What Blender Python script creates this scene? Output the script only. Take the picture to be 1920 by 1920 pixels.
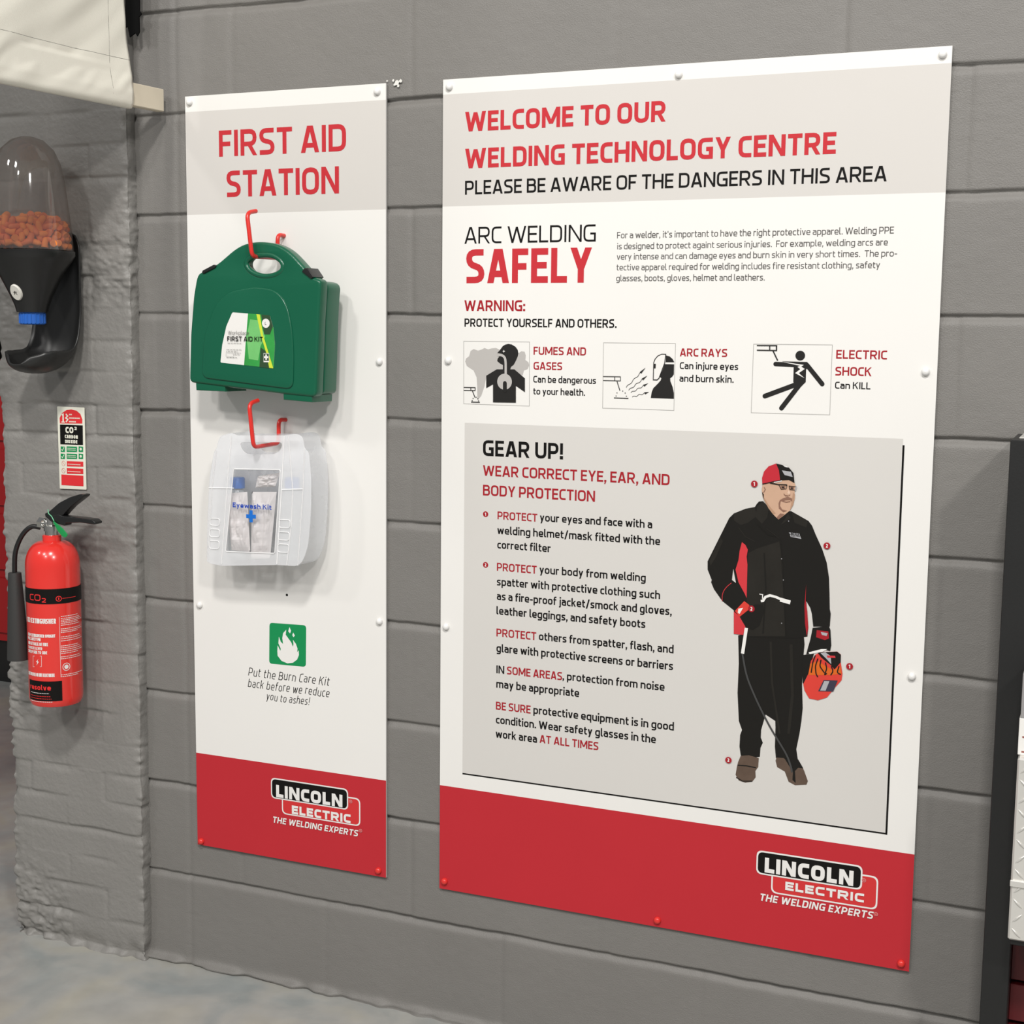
import bpy, bmesh, math, random
import numpy as np
from mathutils import Vector, Matrix
from mathutils.geometry import tessellate_polygon
random.seed(7)
for o in list(bpy.data.objects): bpy.data.objects.remove(o)
SC=bpy.context.scene; COL=SC.collection
# ------------------------------------------------------------ camera
CAM=[2661.210133,0.400384,-0.122319,0.010775,0.0,-2.746089,1.530037]
f_px,yaw,pitch,roll=CAM[:4]
cd=bpy.data.cameras.new('camera'); cam=bpy.data.objects.new('camera',cd); COL.objects.link(cam)
cd.sensor_fit='HORIZONTAL'; cd.sensor_width=36; cd.lens=f_px*36/1920; cd.clip_start=.05
_f=Vector((-math.sin(yaw)*math.cos(pitch),math.cos(yaw)*math.cos(pitch),math.sin(pitch)))
_r=Vector((math.cos(yaw),math.sin(yaw),0)); _u=_r.cross(_f)
_R=_r*math.cos(roll)+_u*math.sin(roll); _U=-_r*math.sin(roll)+_u*math.cos(roll)
cam.matrix_world=Matrix(((_R.x,_U.x,-_f.x,CAM[4]),(_R.y,_U.y,-_f.y,CAM[5]),(_R.z,_U.z,-_f.z,CAM[6]),(0,0,0,1)))
SC.camera=cam
# ------------------------------------------------------------ light
SC.view_settings.view_transform='Standard'; SC.view_settings.look='None'
SC.view_settings.gamma=1; SC.view_settings.use_curve_mapping=False
SC.view_settings.exposure=-0.30
wd=bpy.data.worlds.new('world'); SC.world=wd; wd.use_nodes=True
wd.node_tree.nodes['Background'].inputs[0].default_value=(.95,.97,1,1)
wd.node_tree.nodes['Background'].inputs[1].default_value=.27
def lamp(x,y,z,e,sx=.5,sy=.5,c=(1,.975,.94),tgt=(-1.3,0,1.2)):
    d=bpy.data.lights.new('ceiling_lamp','AREA'); d.shape='RECTANGLE'; d.size=sx; d.size_y=sy; d.energy=e; d.color=c
    o=bpy.data.objects.new('ceiling_lamp',d); COL.objects.link(o); o.location=(x,y,z)
    o.rotation_euler=(Vector(tgt)-Vector((x,y,z))).to_track_quat('-Z','Y').to_euler()
lamp(.35,-4.4,5.9,285)
lamp(-2.6,-5.6,5.6,125)
lamp(-1.1,-7.6,5.6,120)
lamp(-5.6,-5.0,5.6,70)
lamp(3.4,-5.4,5.4,230)
# ------------------------------------------------------------ helpers
def tag(o,label=None,cat=None,group=None,kind=None):
    if label:o['label']=label
    if cat:o['category']=cat
    if group:o['group']=group
    if kind:o['kind']=kind
    return o
def empty(name,loc,rot=(0,0,0),label=None,cat=None,group=None):
    o=bpy.data.objects.new(name,None); o.empty_display_size=.05; COL.objects.link(o); o.location=loc; o.rotation_euler=rot
    return tag(o,label,cat,group)
def link(name,me,parent=None,mats=()):
    o=bpy.data.objects.new(name,me); COL.objects.link(o)
    for m in mats: me.materials.append(m)
    if parent: o.parent=parent
    return o
def smooth(me,ang=40):
    for p in me.polygons:p.use_smooth=True
    try: me.set_sharp_from_angle(angle=math.radians(ang))
    except Exception: pass
MATS={}
def mat(name,c,rough=.5,metal=0,bump=0,bscale=200,spec=.5,coat=0,var=0,vscale=8,trans=0):
    if name in MATS:return MATS[name]
    m=bpy.data.materials.new(name); m.use_nodes=True; N=m.node_tree.nodes; L=m.node_tree.links; b=N['Principled BSDF']
    b.inputs['Base Color'].default_value=(*c,1); b.inputs['Roughness'].default_value=rough; b.inputs['Metallic'].default_value=metal
    b.inputs['Specular IOR Level'].default_value=spec; b.inputs['Coat Weight'].default_value=coat
    tc=N.new('ShaderNodeTexCoord')
    nz=N.new('ShaderNodeTexNoise'); nz.inputs['Scale'].default_value=vscale; nz.inputs['Detail'].default_value=4
    L.new(tc.outputs['Object'],nz.inputs['Vector'])
    if var:
        mx=N.new('ShaderNodeMix'); mx.data_type='RGBA'
        mx.inputs[6].default_value=(*[x*(1-var) for x in c],1); mx.inputs[7].default_value=(*[min(1,x*(1+var)) for x in c],1)
        L.new(nz.outputs['Fac'],mx.inputs[0]); L.new(mx.outputs[2],b.inputs['Base Color'])
    mr=N.new('ShaderNodeMapRange'); mr.inputs[3].default_value=max(0,rough-.05); mr.inputs[4].default_value=min(1,rough+.05)
    L.new(nz.outputs['Fac'],mr.inputs[0]); L.new(mr.outputs[0],b.inputs['Roughness'])
    if bump:
        n2=N.new('ShaderNodeTexNoise'); n2.inputs['Scale'].default_value=bscale; n2.inputs['Detail'].default_value=5
        L.new(tc.outputs['Object'],n2.inputs['Vector'])
        bp=N.new('ShaderNodeBump'); bp.inputs['Strength'].default_value=bump; bp.inputs['Distance'].default_value=.002
        L.new(n2.outputs['Fac'],bp.inputs['Height']); L.new(bp.outputs[0],b.inputs['Normal'])
    MATS[name]=m; return m
def clear_mat(name,c,alpha,rough=.2,gloss=.08,transl=.5):
    """thin clear or frosted plastic: part see-through, part scattering, a glossy face"""
    m=bpy.data.materials.new(name); m.use_nodes=True; N=m.node_tree.nodes; L=m.node_tree.links; N.clear()
    out=N.new('ShaderNodeOutputMaterial'); tr=N.new('ShaderNodeBsdfTransparent'); tr.inputs[0].default_value=(*[.5+.5*x for x in c],1)
    df=N.new('ShaderNodeBsdfDiffuse'); df.inputs[0].default_value=(*c,1); tl=N.new('ShaderNodeBsdfTranslucent'); tl.inputs[0].default_value=(*c,1)
    gl=N.new('ShaderNodeBsdfGlossy'); gl.inputs['Roughness'].default_value=rough
    m1=N.new('ShaderNodeMixShader'); m1.inputs[0].default_value=transl; L.new(df.outputs[0],m1.inputs[1]); L.new(tl.outputs[0],m1.inputs[2])
    tc=N.new('ShaderNodeTexCoord'); nz=N.new('ShaderNodeTexNoise'); nz.inputs['Scale'].default_value=30; L.new(tc.outputs['Object'],nz.inputs[0])
    mr=N.new('ShaderNodeMapRange'); mr.inputs[3].default_value=max(0,alpha-.03); mr.inputs[4].default_value=min(1,alpha+.03); L.new(nz.outputs['Fac'],mr.inputs[0])
    m2=N.new('ShaderNodeMixShader'); L.new(mr.outputs[0],m2.inputs[0]); L.new(tr.outputs[0],m2.inputs[1]); L.new(m1.outputs[0],m2.inputs[2])
    lw=N.new('ShaderNodeLayerWeight'); lw.inputs[0].default_value=.25
    ma=N.new('ShaderNodeMath'); ma.operation='MULTIPLY_ADD'; ma.inputs[1].default_value=.22; ma.inputs[2].default_value=gloss*.3; L.new(lw.outputs['Fresnel'],ma.inputs[0])
    m3=N.new('ShaderNodeMixShader'); L.new(ma.outputs[0],m3.inputs[0]); L.new(m2.outputs[0],m3.inputs[1]); L.new(gl.outputs[0],m3.inputs[2])
    L.new(m3.outputs[0],out.inputs[0]); return m
def rp(pts,r,closed=False,seg=5):
    """round the corners of a polyline"""
    n=len(pts); out=[]
    for i,v in enumerate(pts):
        ri=r[i] if isinstance(r,(list,tuple)) else r
        if (not closed and i in(0,n-1)) or ri<=0: out.append(tuple(v)); continue
        a=pts[i-1]; c=pts[(i+1)%n]
        la=math.dist(a,v) or 1e-9; lc=math.dist(c,v) or 1e-9
        ka=min(ri,la*.5)/la; kc=min(ri,lc*.5)/lc
        p0=(v[0]+(a[0]-v[0])*ka,v[1]+(a[1]-v[1])*ka); p1=(v[0]+(c[0]-v[0])*kc,v[1]+(c[1]-v[1])*kc)
        for s in range(seg+1):
            t=s/seg; out.append(tuple((1-t)**2*p0[k]+2*t*(1-t)*v[k]+t*t*p1[k] for k in(0,1)))
    return out
class MB:
    """flat print and simple solids gathered into one mesh"""
    def __init__(s): s.v=[]; s.f=[]; s.m=[]; s.n=0
    def add(s,vs,fs,m=0):
        o=len(s.v); s.v+=[tuple(v) for v in vs]; s.f+=[tuple(i+o for i in f) for f in fs]; s.m+=[m]*len(fs)
    def poly(s,pts,m=0,lay=1,holes=()):
        loops=[list(pts)]+[list(h) for h in holes]; flat=[p for l in loops for p in l]
        tri=tessellate_polygon([[Vector((p[0],p[1],0)) for p in l] for l in loops])
        s.n+=1; y=-.0003*lay-.000012*(s.n%20); fs=[]
        for t in tri:
            a,b,c=[flat[i] for i in t]
            ar=(b[0]-a[0])*(c[1]-a[1])-(b[1]-a[1])*(c[0]-a[0])
            if abs(ar)<1e-12: continue
            fs.append(t if ar>0 else t[::-1])
        s.add([(p[0],y,p[1]) for p in flat],fs,m)
    def ribbon(s,pts,w,m=0,lay=1,closed=False,r=0,seg=5,cap=False):
        P=rp(pts,r,closed,seg) if r else [tuple(p) for p in pts]
        Q=[P[0]]
        for p in P[1:]:
            if math.dist(p,Q[-1])>1e-7: Q.append(p)
        if closed and math.dist(Q[0],Q[-1])<1e-7: Q.pop()
        s.n+=1; n=len(Q); vs=[]; y=-.0003*lay-.000012*(s.n%20)
        if n<2:return
        for i in range(n):
            a=Q[i-1] if (i>0 or closed) else None; b=Q[(i+1)%n] if (i<n-1 or closed) else None
            d1=None if a is None else ((Q[i][0]-a[0]),(Q[i][1]-a[1])); d2=None if b is None else (b[0]-Q[i][0],b[1]-Q[i][1])
            nn=[]
            for d in(d1,d2):
                if d: l=math.hypot(*d); nn.append((-d[1]/l,d[0]/l))
            if len(nn)==2:
                mx,my=nn[0][0]+nn[1][0],nn[0][1]+nn[1][1]; k=1+nn[0][0]*nn[1][0]+nn[0][1]*nn[1][1]; k=max(k,.3); ox,oy=mx/k,my/k
            else: ox,oy=nn[0]
            hw=w/2 if not isinstance(w,(list,tuple)) else w[i]/2
            vs+= [(Q[i][0]+ox*hw,y,Q[i][1]+oy*hw),(Q[i][0]-ox*hw,y,Q[i][1]-oy*hw)]
        fs=[(2*i,2*i+1,(2*i+3)%(2*n),(2*i+2)%(2*n)) for i in range(n if closed else n-1)]
        s.add(vs,fs,m)
        if cap:
            for e in(Q[0],Q[-1]): s.disc(e,w/2,m,lay,12)
    def disc(s,c,r,m=0,lay=1,n=20,ry=None):
        s.poly([(c[0]+r*math.cos(2*math.pi*i/n),c[1]+(ry or r)*math.sin(2*math.pi*i/n)) for i in range(n)],m,lay)
    def rect(s,a,b,m=0,lay=1): s.poly([(a[0],a[1]),(b[0],a[1]),(b[0],b[1]),(a[0],b[1])],m,lay)
    def box(s,a,b,m=0):
        x0,y0,z0=a; x1,y1,z1=b
        s.add([(x0,y0,z0),(x1,y0,z0),(x1,y1,z0),(x0,y1,z0),(x0,y0,z1),(x1,y0,z1),(x1,y1,z1),(x0,y1,z1)],
          [(0,3,2,1),(4,5,6,7),(0,1,5,4),(1,2,6,5),(2,3,7,6),(3,0,4,7)],m)
    def lathe(s,prof,m=0,n=40,c=(0,0,0),sx=1,sy=1):
        k=len(prof); vs=[]; fs=[]
        for i in range(n):
            a=2*math.pi*i/n
            vs+=[(c[0]+r*math.cos(a)*sx,c[1]+r*math.sin(a)*sy,c[2]+z) for r,z in prof]
        for i in range(n):
            j=(i+1)%n
            for t in range(k-1): fs.append((i*k+t,j*k+t,j*k+t+1,i*k+t+1))
        s.add(vs,fs,m)
    def tube(s,pts,r,m=0,n=12,caps=True):
        pts=[Vector(p) for p in pts]; vs=[]; fs=[]; up=None
        for i,p in enumerate(pts):
            d=(pts[min(i+1,len(pts)-1)]-pts[max(i-1,0)]).normalized()
            if up is None: up=d.orthogonal().normalized()
            up=(up-d*up.dot(d)).normalized(); sd=d.cross(up)
            rr=r[i] if isinstance(r,(list,tuple)) else r
            vs+=[tuple(p+up*rr*math.cos(2*math.pi*j/n)+sd*rr*math.sin(2*math.pi*j/n)) for j in range(n)]
        for i in range(len(pts)-1):
            for j in range(n):
                k=(j+1)%n; fs.append((i*n+j,i*n+k,(i+1)*n+k,(i+1)*n+j))
        if caps: fs.append(tuple(range(n-1,-1,-1))); fs.append(tuple((len(pts)-1)*n+j for j in range(n)))
        s.add(vs,fs,m)
    def text(s,txt,box,t=.15,m=0,lay=2,shear=0,jit=0,gap=.11):
        x0,z,x1,cap=box
        raw=0
        for ch in txt: raw+=GW(ch)
        k=((x1-x0)/cap)/(raw+gap*(len(txt)-1)); x=0; rnd=random.Random(len(txt))
        for ch in txt:
            w=GW(ch)*k
            ja=rnd.uniform(-jit,jit); jz=rnd.uniform(-jit,jit)*.5
            if ch!=' ':
                for kind,*a in glyph(ch,w,t):
                    def tf(p): 
                        px,pz=p; px+=shear*pz; pz+=ja*(px-w/2)+jz
                        return (x0+(x+px)*cap,z+pz*cap)
                    if kind=='L':
                        pts,r,cl=a; s.ribbon([tf(p) for p in rp(pts,r,cl,4)],t*cap,m,lay,cl)
                    elif kind=='P': s.poly([tf(p) for p in a[0]],m,lay)
            x+=w+gap*k
    def build(s,name,mats,parent=None,sm=None):
        me=bpy.data.meshes.new(name); me.from_pydata(s.v,[],s.f); me.update()
        if not isinstance(mats,(list,tuple)): mats=[mats]
        o=link(name,me,parent,mats)
        if any(s.m): me.polygons.foreach_set('material_index',s.m)
        if sm: smooth(me,sm)
        return o
# ---- a square-shouldered stroke alphabet
_W={'A':.66,'B':.6,'C':.52,'D':.62,'E':.5,'F':.48,'G':.62,'H':.64,'I':.16,'J':.4,'K':.62,'L':.47,'M':.82,'N':.66,'O':.64,'P':.58,'Q':.64,'R':.62,'S':.56,'T':.56,'U':.63,'V':.64,'W':.98,'X':.62,'Y':.62,'Z':.56,
'a':.49,'b':.52,'c':.42,'d':.52,'e':.51,'f':.34,'g':.52,'h':.52,'i':.15,'j':.2,'k':.5,'l':.22,'m':.82,'n':.52,'o':.52,'p':.52,'q':.52,'r':.34,'s':.44,'t':.34,'u':.52,'v':.5,'w':.76,'x':.5,'y':.5,'z':.44,
' ':.14,'.':.15,',':.16,':':.15,'!':.16,"'":.14,'/':.42,'-':.32,'1':.3,'2':.52,'0':.56,'&':.6}
def GW(c): return _W.get(c,.5)
XH=.73
def glyph(c,w,t):
    h=t/2; l=h; r=w-h; b=h; T=1-h; X=XH; xt=X-h; th=t*1.08
    L=lambda pts,rr=0,cl=False:('L',pts,rr,cl)
    def D(x0,y0,x1,y1,q=None):
        q=(q or th)/2; return ('P',[(x0-q,y0),(x0+q,y0),(x1+q,y1),(x1-q,y1)])
    R=min(.26,w*.45); e=th/2
    def dot(x,y,s=1.15): return ('P',[(x-h*s,y-h*s),(x+h*s,y-h*s),(x+h*s,y+h*s),(x-h*s,y+h*s)])
    if c=='A': return [D(e,0,w/2-e*.35,1),D(w-e,0,w/2+e*.35,1),L([(w*.22,.27),(w*.78,.27)])]
    if c=='B': return [L([(l,0),(l,1)]),L([(l,T),(r-.03,T),(r-.03,.53),(l,.53)],.2),L([(l,.53),(r,.53),(r,b),(l,b)],.2)]
    if c=='C': return [L([(w,T),(l,T),(l,b),(w,b)],R)]
    if c=='D': return [L([(l,0),(l,1)]),L([(l,T),(r,T),(r,b),(l,b)],R)]
    if c=='E': return [L([(w,T),(l,T),(l,b),(w,b)]),L([(l,.51),(w*.92,.51)])]
    if c=='F': return [L([(w,T),(l,T),(l,0)]),L([(l,.48),(w*.9,.48)])]
    if c=='G': return [L([(w*.97,T),(l,T),(l,b),(r,b),(r,.47),(w*.55,.47)],[0,R,R,0,0,0])]
    if c=='H': return [L([(l,0),(l,1)]),L([(r,0),(r,1)]),L([(l,.51),(r,.51)])]
    if c=='I': return [L([(w/2,0),(w/2,1)])]
    if c=='J': return [L([(r,1),(r,b),(0,b)],R)]
    if c=='K': return [L([(l,0),(l,1)]),D(l+h*.6,.47,w-e,1),D(w-e,0,w*.42,.62)]
    if c=='L': return [L([(l,1),(l,b),(w,b)])]
    if c=='M': return [L([(l,0),(l,1)]),L([(r,0),(r,1)]),D(w/2,.18,e,1),D(w/2,.18,w-e,1)]
    if c=='N': return [L([(l,0),(l,1)]),L([(r,0),(r,1)]),D(w-e,0,e,1)]
    if c in'O0': return [L([(l,b),(r,b),(r,T),(l,T)],R,True)]
    if c=='P': return [L([(l,0),(l,1)]),L([(l,T),(r,T),(r,.4),(l,.4)],R*.9)]
    if c=='Q': return [L([(l,b),(r,b),(r,T),(l,T)],R,True),D(w-e*.6,-.12,w*.6,.2)]
    if c=='R': return [L([(l,0),(l,1)]),L([(l,T),(r-.02,T),(r-.02,.44),(l,.44)],R*.9),D(w-e,0,w*.5,.45)]
    if c=='S': return [L([(w*.95,T),(l,T),(l,.55),(r,.45),(r,b),(w*.02,b)],[0,.22,.2,.2,.22,0])]
    if c=='T': return [L([(0,T),(w,T)]),L([(w/2,0),(w/2,1)])]
    if c=='U': return [L([(l,1),(l,b),(r,b),(r,1)],R)]
    if c=='V': return [D(w/2-e*.35,0,e,1),D(w/2+e*.35,0,w-e,1)]
    if c=='W': return [D(w*.27,0,e,1),D(w*.27,0,w*.5,.96),D(w*.73,0,w*.5,.96),D(w*.73,0,w-e,1)]
    if c=='X': return [D(e,0,w-e,1),D(w-e,0,e,1)]
    if c=='Y': return [D(w/2,.4,e,1),D(w/2,.4,w-e,1),L([(w/2,0),(w/2,.46)])]
    if c=='Z': return [L([(0,T),(w,T)]),L([(0,b),(w,b)]),D(e,h,w-e,1-h)]
    S=.2
    if c=='a': return [L([(w*.06,xt),(r,xt),(r,0)],[0,S,0]),L([(r,.44),(l,.44),(l,b),(r,b)],[0,.16,.16,0])]
    if c=='b': return [L([(l,0),(l,1.04)]),L([(l,xt),(r,xt),(r,b),(l,b)],S)]
    if c=='c': return [L([(w,xt),(l,xt),(l,b),(w,b)],S)]
    if c=='d': return [L([(r,0),(r,1.04)]),L([(r,xt),(l,xt),(l,b),(r,b)],S)]
    if c=='e': return [L([(w*.93,b),(l,b),(l,xt),(r,xt),(r,.34),(l,.34)],[0,S,S,S,0,0])]
    if c=='f': return [L([(w*1.02,1.04-h),(w*.36,1.04-h),(w*.36,0)],.16),L([(0,xt),(w*.98,xt)])]
    if c=='g': return [L([(r,X),(r,-.27+h),(w*.08,-.27+h)],[0,S,0]),L([(r,xt),(l,xt),(l,b),(r,b)],S)]
    if c=='h': return [L([(l,0),(l,1.04)]),L([(l,xt),(r,xt),(r,0)],S)]
    if c=='i': return [L([(w/2,0),(w/2,X)]),dot(w/2,.95)]
    if c=='j': return [L([(w-h,X),(w-h,-.27+h),(-.02,-.27+h)],.14),dot(w-h,.95)]
    if c=='k': return [L([(l,0),(l,1.04)]),D(l+h*.5,.32,w-e,X),D(w-e,0,w*.42,.46)]
    if c=='l': return [L([(l,1.04),(l,b),(w,b)],.14)]
    if c=='m': return [L([(l,0),(l,X)]),L([(l,xt),(w/2,xt),(w/2,0)],S*.8),L([(w*.4,xt),(r,xt),(r,0)],S*.8)]
    if c=='n': return [L([(l,0),(l,X)]),L([(l,xt),(r,xt),(r,0)],S)]
    if c=='o': return [L([(l,b),(r,b),(r,xt),(l,xt)],S,True)]
    if c=='p': return [L([(l,-.27),(l,X)]),L([(l,xt),(r,xt),(r,b),(l,b)],S)]
    if c=='q': return [L([(r,-.27),(r,X)]),L([(r,xt),(l,xt),(l,b),(r,b)],S)]
    if c=='r': return [L([(l,0),(l,X)]),L([(l,xt-.02),(w,xt)])]
    if c=='s': return [L([(w*.95,xt),(l,xt),(l,.41),(r,.32),(r,b),(w*.03,b)],[0,.15,.13,.13,.15,0])]
    if c=='t': return [L([(w*.34,.94),(w*.34,b),(w,b)],.16),L([(0,xt),(w,xt)])]
    if c=='u': return [L([(l,X),(l,b),(r,b)],S),L([(r,0),(r,X)])]
    if c=='v': return [D(w/2-e*.3,0,e,X),D(w/2+e*.3,0,w-e,X)]
    if c=='w': return [D(w*.27,0,e,X),D(w*.27,0,w*.5,X*.95),D(w*.73,0,w*.5,X*.95),D(w*.73,0,w-e,X)]
    if c=='x': return [D(e,0,w-e,X),D(w-e,0,e,X)]
    if c=='y': return [D(w/2,.02,e,X),D(w*.3,-.27,w-e,X)]
    if c=='z': return [L([(0,xt),(w,xt)]),L([(0,b),(w,b)]),D(e,h,w-e,X-h)]
    if c=='1': return [L([(w*.62,0),(w*.62,1)]),L([(0,.78),(w*.62,T)])]
    if c=='2': return [L([(w*.04,T),(r,T),(r,.56),(l,b+.04)],[0,.22,.2,0]),L([(0,b),(w,b)])]
    if c=='.': return [dot(w/2,h*1.15)]
    if c==',': return [dot(w/2,h*1.15),D(w*.25,-.18,w*.6,.02,t*.7)]
    if c==':': return [dot(w/2,h*1.15),dot(w/2,.56)]
    if c=='!': return [dot(w/2,h*1.15),L([(w/2,.3),(w/2,1)])]
    if c=="'": return [L([(w/2,.72),(w/2,1)])]
    if c=='/': return [D(e,-.1,w-e,1.05)]
    if c=='-': return [L([(0,.38),(w,.38)])]
    return []
def plate(name,loops,depth,bev,mats,parent=None,y=0,res=3,sm=35,fill=True):
    """solid cut from an outline (first loop) with holes, rounded edges, front face at local y"""
    cu=bpy.data.curves.new('tmp','CURVE'); cu.dimensions='2D'; cu.fill_mode='BOTH' if fill else 'NONE'
    cu.extrude=max(0,depth/2-bev); cu.bevel_depth=bev; cu.bevel_resolution=res; cu.offset=-bev
    for lp in loops:
        s=cu.splines.new('POLY'); s.points.add(len(lp)-1)
        for i,p in enumerate(lp): s.points[i].co=(p[0],p[1],0,1)
        s.use_cyclic_u=True
    t=bpy.data.objects.new('tmp',cu); COL.objects.link(t); bpy.context.view_layer.update()
    me=bpy.data.meshes.new_from_object(t.evaluated_get(bpy.context.evaluated_depsgraph_get()))
    bpy.data.objects.remove(t); bpy.data.curves.remove(cu)
    me.transform(Matrix(((1,0,0,0),(0,0,-1,y+depth/2),(0,1,0,0),(0,0,0,1))))
    me.name=name; me.materials.clear(); bm=bmesh.new(); bm.from_mesh(me); bmesh.ops.remove_doubles(bm,verts=bm.verts,dist=1e-5); bmesh.ops.recalc_face_normals(bm,faces=bm.faces); bm.to_mesh(me); bm.free()
    for p in me.polygons:p.material_index=0
    smooth(me,sm)
    return link(name,me,parent,mats if isinstance(mats,(list,tuple)) else [mats])
def vnoise(x,z,sc,seed):
    """smooth value noise on arrays"""
    rg=np.random.RandomState(seed); g=rg.rand(256,256)
    u=x*sc+1000.3; v=z*sc+1000.7; i=np.floor(u).astype(int); j=np.floor(v).astype(int); fu=u-i; fv=v-j
    fu=fu*fu*(3-2*fu); fv=fv*fv*(3-2*fv); i0=i%256;i1=(i+1)%256;j0=j%256;j1=(j+1)%256
    return (g[i0,j0]*(1-fu)+g[i1,j0]*fu)*(1-fv)+(g[i0,j1]*(1-fu)+g[i1,j1]*fu)*fv-.5
def gridmesh(name,P,mats,parent=None):
    """P: (nu,nv,3) array"""
    nu,nv,_=P.shape; me=bpy.data.meshes.new(name)
    me.vertices.add(nu*nv); me.vertices.foreach_set('co',P.reshape(-1).astype(np.float32))
    i=np.arange(nu-1)[:,None]*nv+np.arange(nv-1)[None]; q=np.stack([i,i+nv,i+nv+1,i+1],-1).reshape(-1)
    n=(nu-1)*(nv-1); me.loops.add(n*4); me.loops.foreach_set('vertex_index',q.astype(np.int32))
    me.polygons.add(n); me.polygons.foreach_set('loop_start',np.arange(0,n*4,4,dtype=np.int32)); me.polygons.foreach_set('loop_total',np.full(n,4,dtype=np.int32))
    me.polygons.foreach_set('use_smooth',np.ones(n,dtype=bool)); me.update(); me.validate()
    return link(name,me,parent,mats)
# ------------------------------------------------------------ palette
wall_paint=mat('grey_masonry_paint',(.192,.183,.171),.55,bump=.5,bscale=420,var=.06,vscale=5)
pier_paint=mat('grey_brick_paint',(.235,.226,.212),.5,bump=.5,bscale=180,var=.07,vscale=6)
WHITE=mat('white_print',(.80,.785,.755),.42,spec=.15,var=.012); GREYB=mat('pale_grey_print',(.625,.60,.57),.42,spec=.15,var=.012)
PANEL=mat('light_grey_print',(.635,.615,.585),.42,spec=.15,var=.012); RED=mat('red_print',(.50,.028,.038),.38,spec=.15,var=.03)
RTXT=mat('red_ink',(.53,.034,.044),.45,spec=.15); DRED=mat('dark_red_ink',(.36,.018,.026),.45,spec=.15); INK=mat('black_ink',(.007,.0065,.006),.45,spec=.15)
GTXT=mat('grey_ink',(.11,.105,.10),.5,spec=.15); CHAR=mat('charcoal_ink',(.022,.021,.020),.45,spec=.15); LINE=mat('thin_grey_ink',(.42,.41,.39),.5,spec=.15)
CLOUD=mat('cloud_grey_ink',(.47,.45,.43),.5,spec=.15); BRED=mat('bright_red_ink',(.80,.035,.035),.4,spec=.15); GREEN=mat('green_print',(.012,.26,.085),.42,spec=.15)
EDGE=mat('panel_edge',(.55,.54,.52),.5,spec=.15)
SKIN=mat('skin_print',(.56,.36,.25),.5,spec=.15,var=.1,vscale=30); SKIND=mat('skin_dark_print',(.25,.135,.095),.5,spec=.15); JACK=mat('jacket_print',(.013,.012,.0105),.5,spec=.15); JACKL=mat('jacket_light_print',(.021,.019,.016),.5,spec=.15,var=.25,vscale=20)
BOOT=mat('boot_print',(.115,.078,.058),.5,spec=.15,var=.25,vscale=40); ORNG=mat('orange_print',(.65,.13,.02),.4,spec=.15); STEELP=mat('silver_print',(.40,.40,.42),.4,spec=.15); PURP=mat('lens_print',(.05,.045,.07),.3,spec=.15)
black_plastic=mat('black_plastic',(.012,.012,.012),.32,bump=.05); grey_plastic=mat('dark_grey_plastic',(.035,.035,.034),.5,bump=.1)
# ------------------------------------------------------------ block wall
def groove(dz,w_up,w_dn,dep):
    """sharp upper lip, sloping lower lip (dz measured upwards from the joint)"""
    return np.where(dz>0,dep*np.exp(-(dz/w_up)**4),dep*np.exp(-(np.abs(dz)/w_dn)**2))
def make_wall():
    x=np.concatenate([np.arange(-2.16,.02,.005),np.arange(.02,1.62,.03)]); z=np.concatenate([np.arange(0,2.42,.0027),np.arange(2.42,3.31,.02)])
    X,Z=np.meshgrid(x,z,indexing='ij'); h=np.zeros_like(X)
    for k in range(-5,10):
        zj=.225*(9-k); wob=.0035*vnoise(X,Z*0+k*7.3,9,k+20)+.002*vnoise(X,Z*0+k*3.1,40,k+50)
        dep=.0075+.006*vnoise(X,Z*0+k*5.7,5,k+80)
        h-=groove(Z-zj-wob,.0045,.0085,np.clip(dep,.0025,.012))
        odd=(k%2==0)
        x0=-.275 if odd else -.50
        xs=[x0-.45*i for i in range(-4,5)]
        inb=1/(1+np.exp(-(zj-Z)/.003))*1/(1+np.exp(-(Z-zj+.225)/.003))
        for xj in xs:
            if xj<-2.03: continue
            rr=random.Random(int(k*100+xj*10)); dd=rr.uniform(.0012,.0032) if xj>-.6 else rr.uniform(.0003,.0022)
            h-=inb*dd*np.exp(-((X-xj-.004*vnoise(X*0+k,Z,12,3))/.007)**2)
        h-=inb*.0022*np.exp(-((X+2.0-.004*vnoise(X*0+k,Z,12,3))/.006)**2)
        blk=np.floor((X-x0)/.45)
        h+=inb*(.0016*(np.sin(blk*12.9+k*78.2)*43758.5%1)-.0008)
    h+=.0007*vnoise(X,Z,18,5)+.0004*vnoise(X,Z,60,6)+.0003*vnoise(X,Z,170,8)
    h-=.006*np.clip(vnoise(X,Z,26,11)-.43,0,1)*4*.25
    foot=np.exp(-(Z/.012)**2); h+=foot*(.012+.02*vnoise(X,Z,30,12))
    P=np.stack([X,-h,Z],-1)
    return gridmesh('wall_back',P,[wall_paint])
tag(make_wall(),kind='structure')
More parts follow.
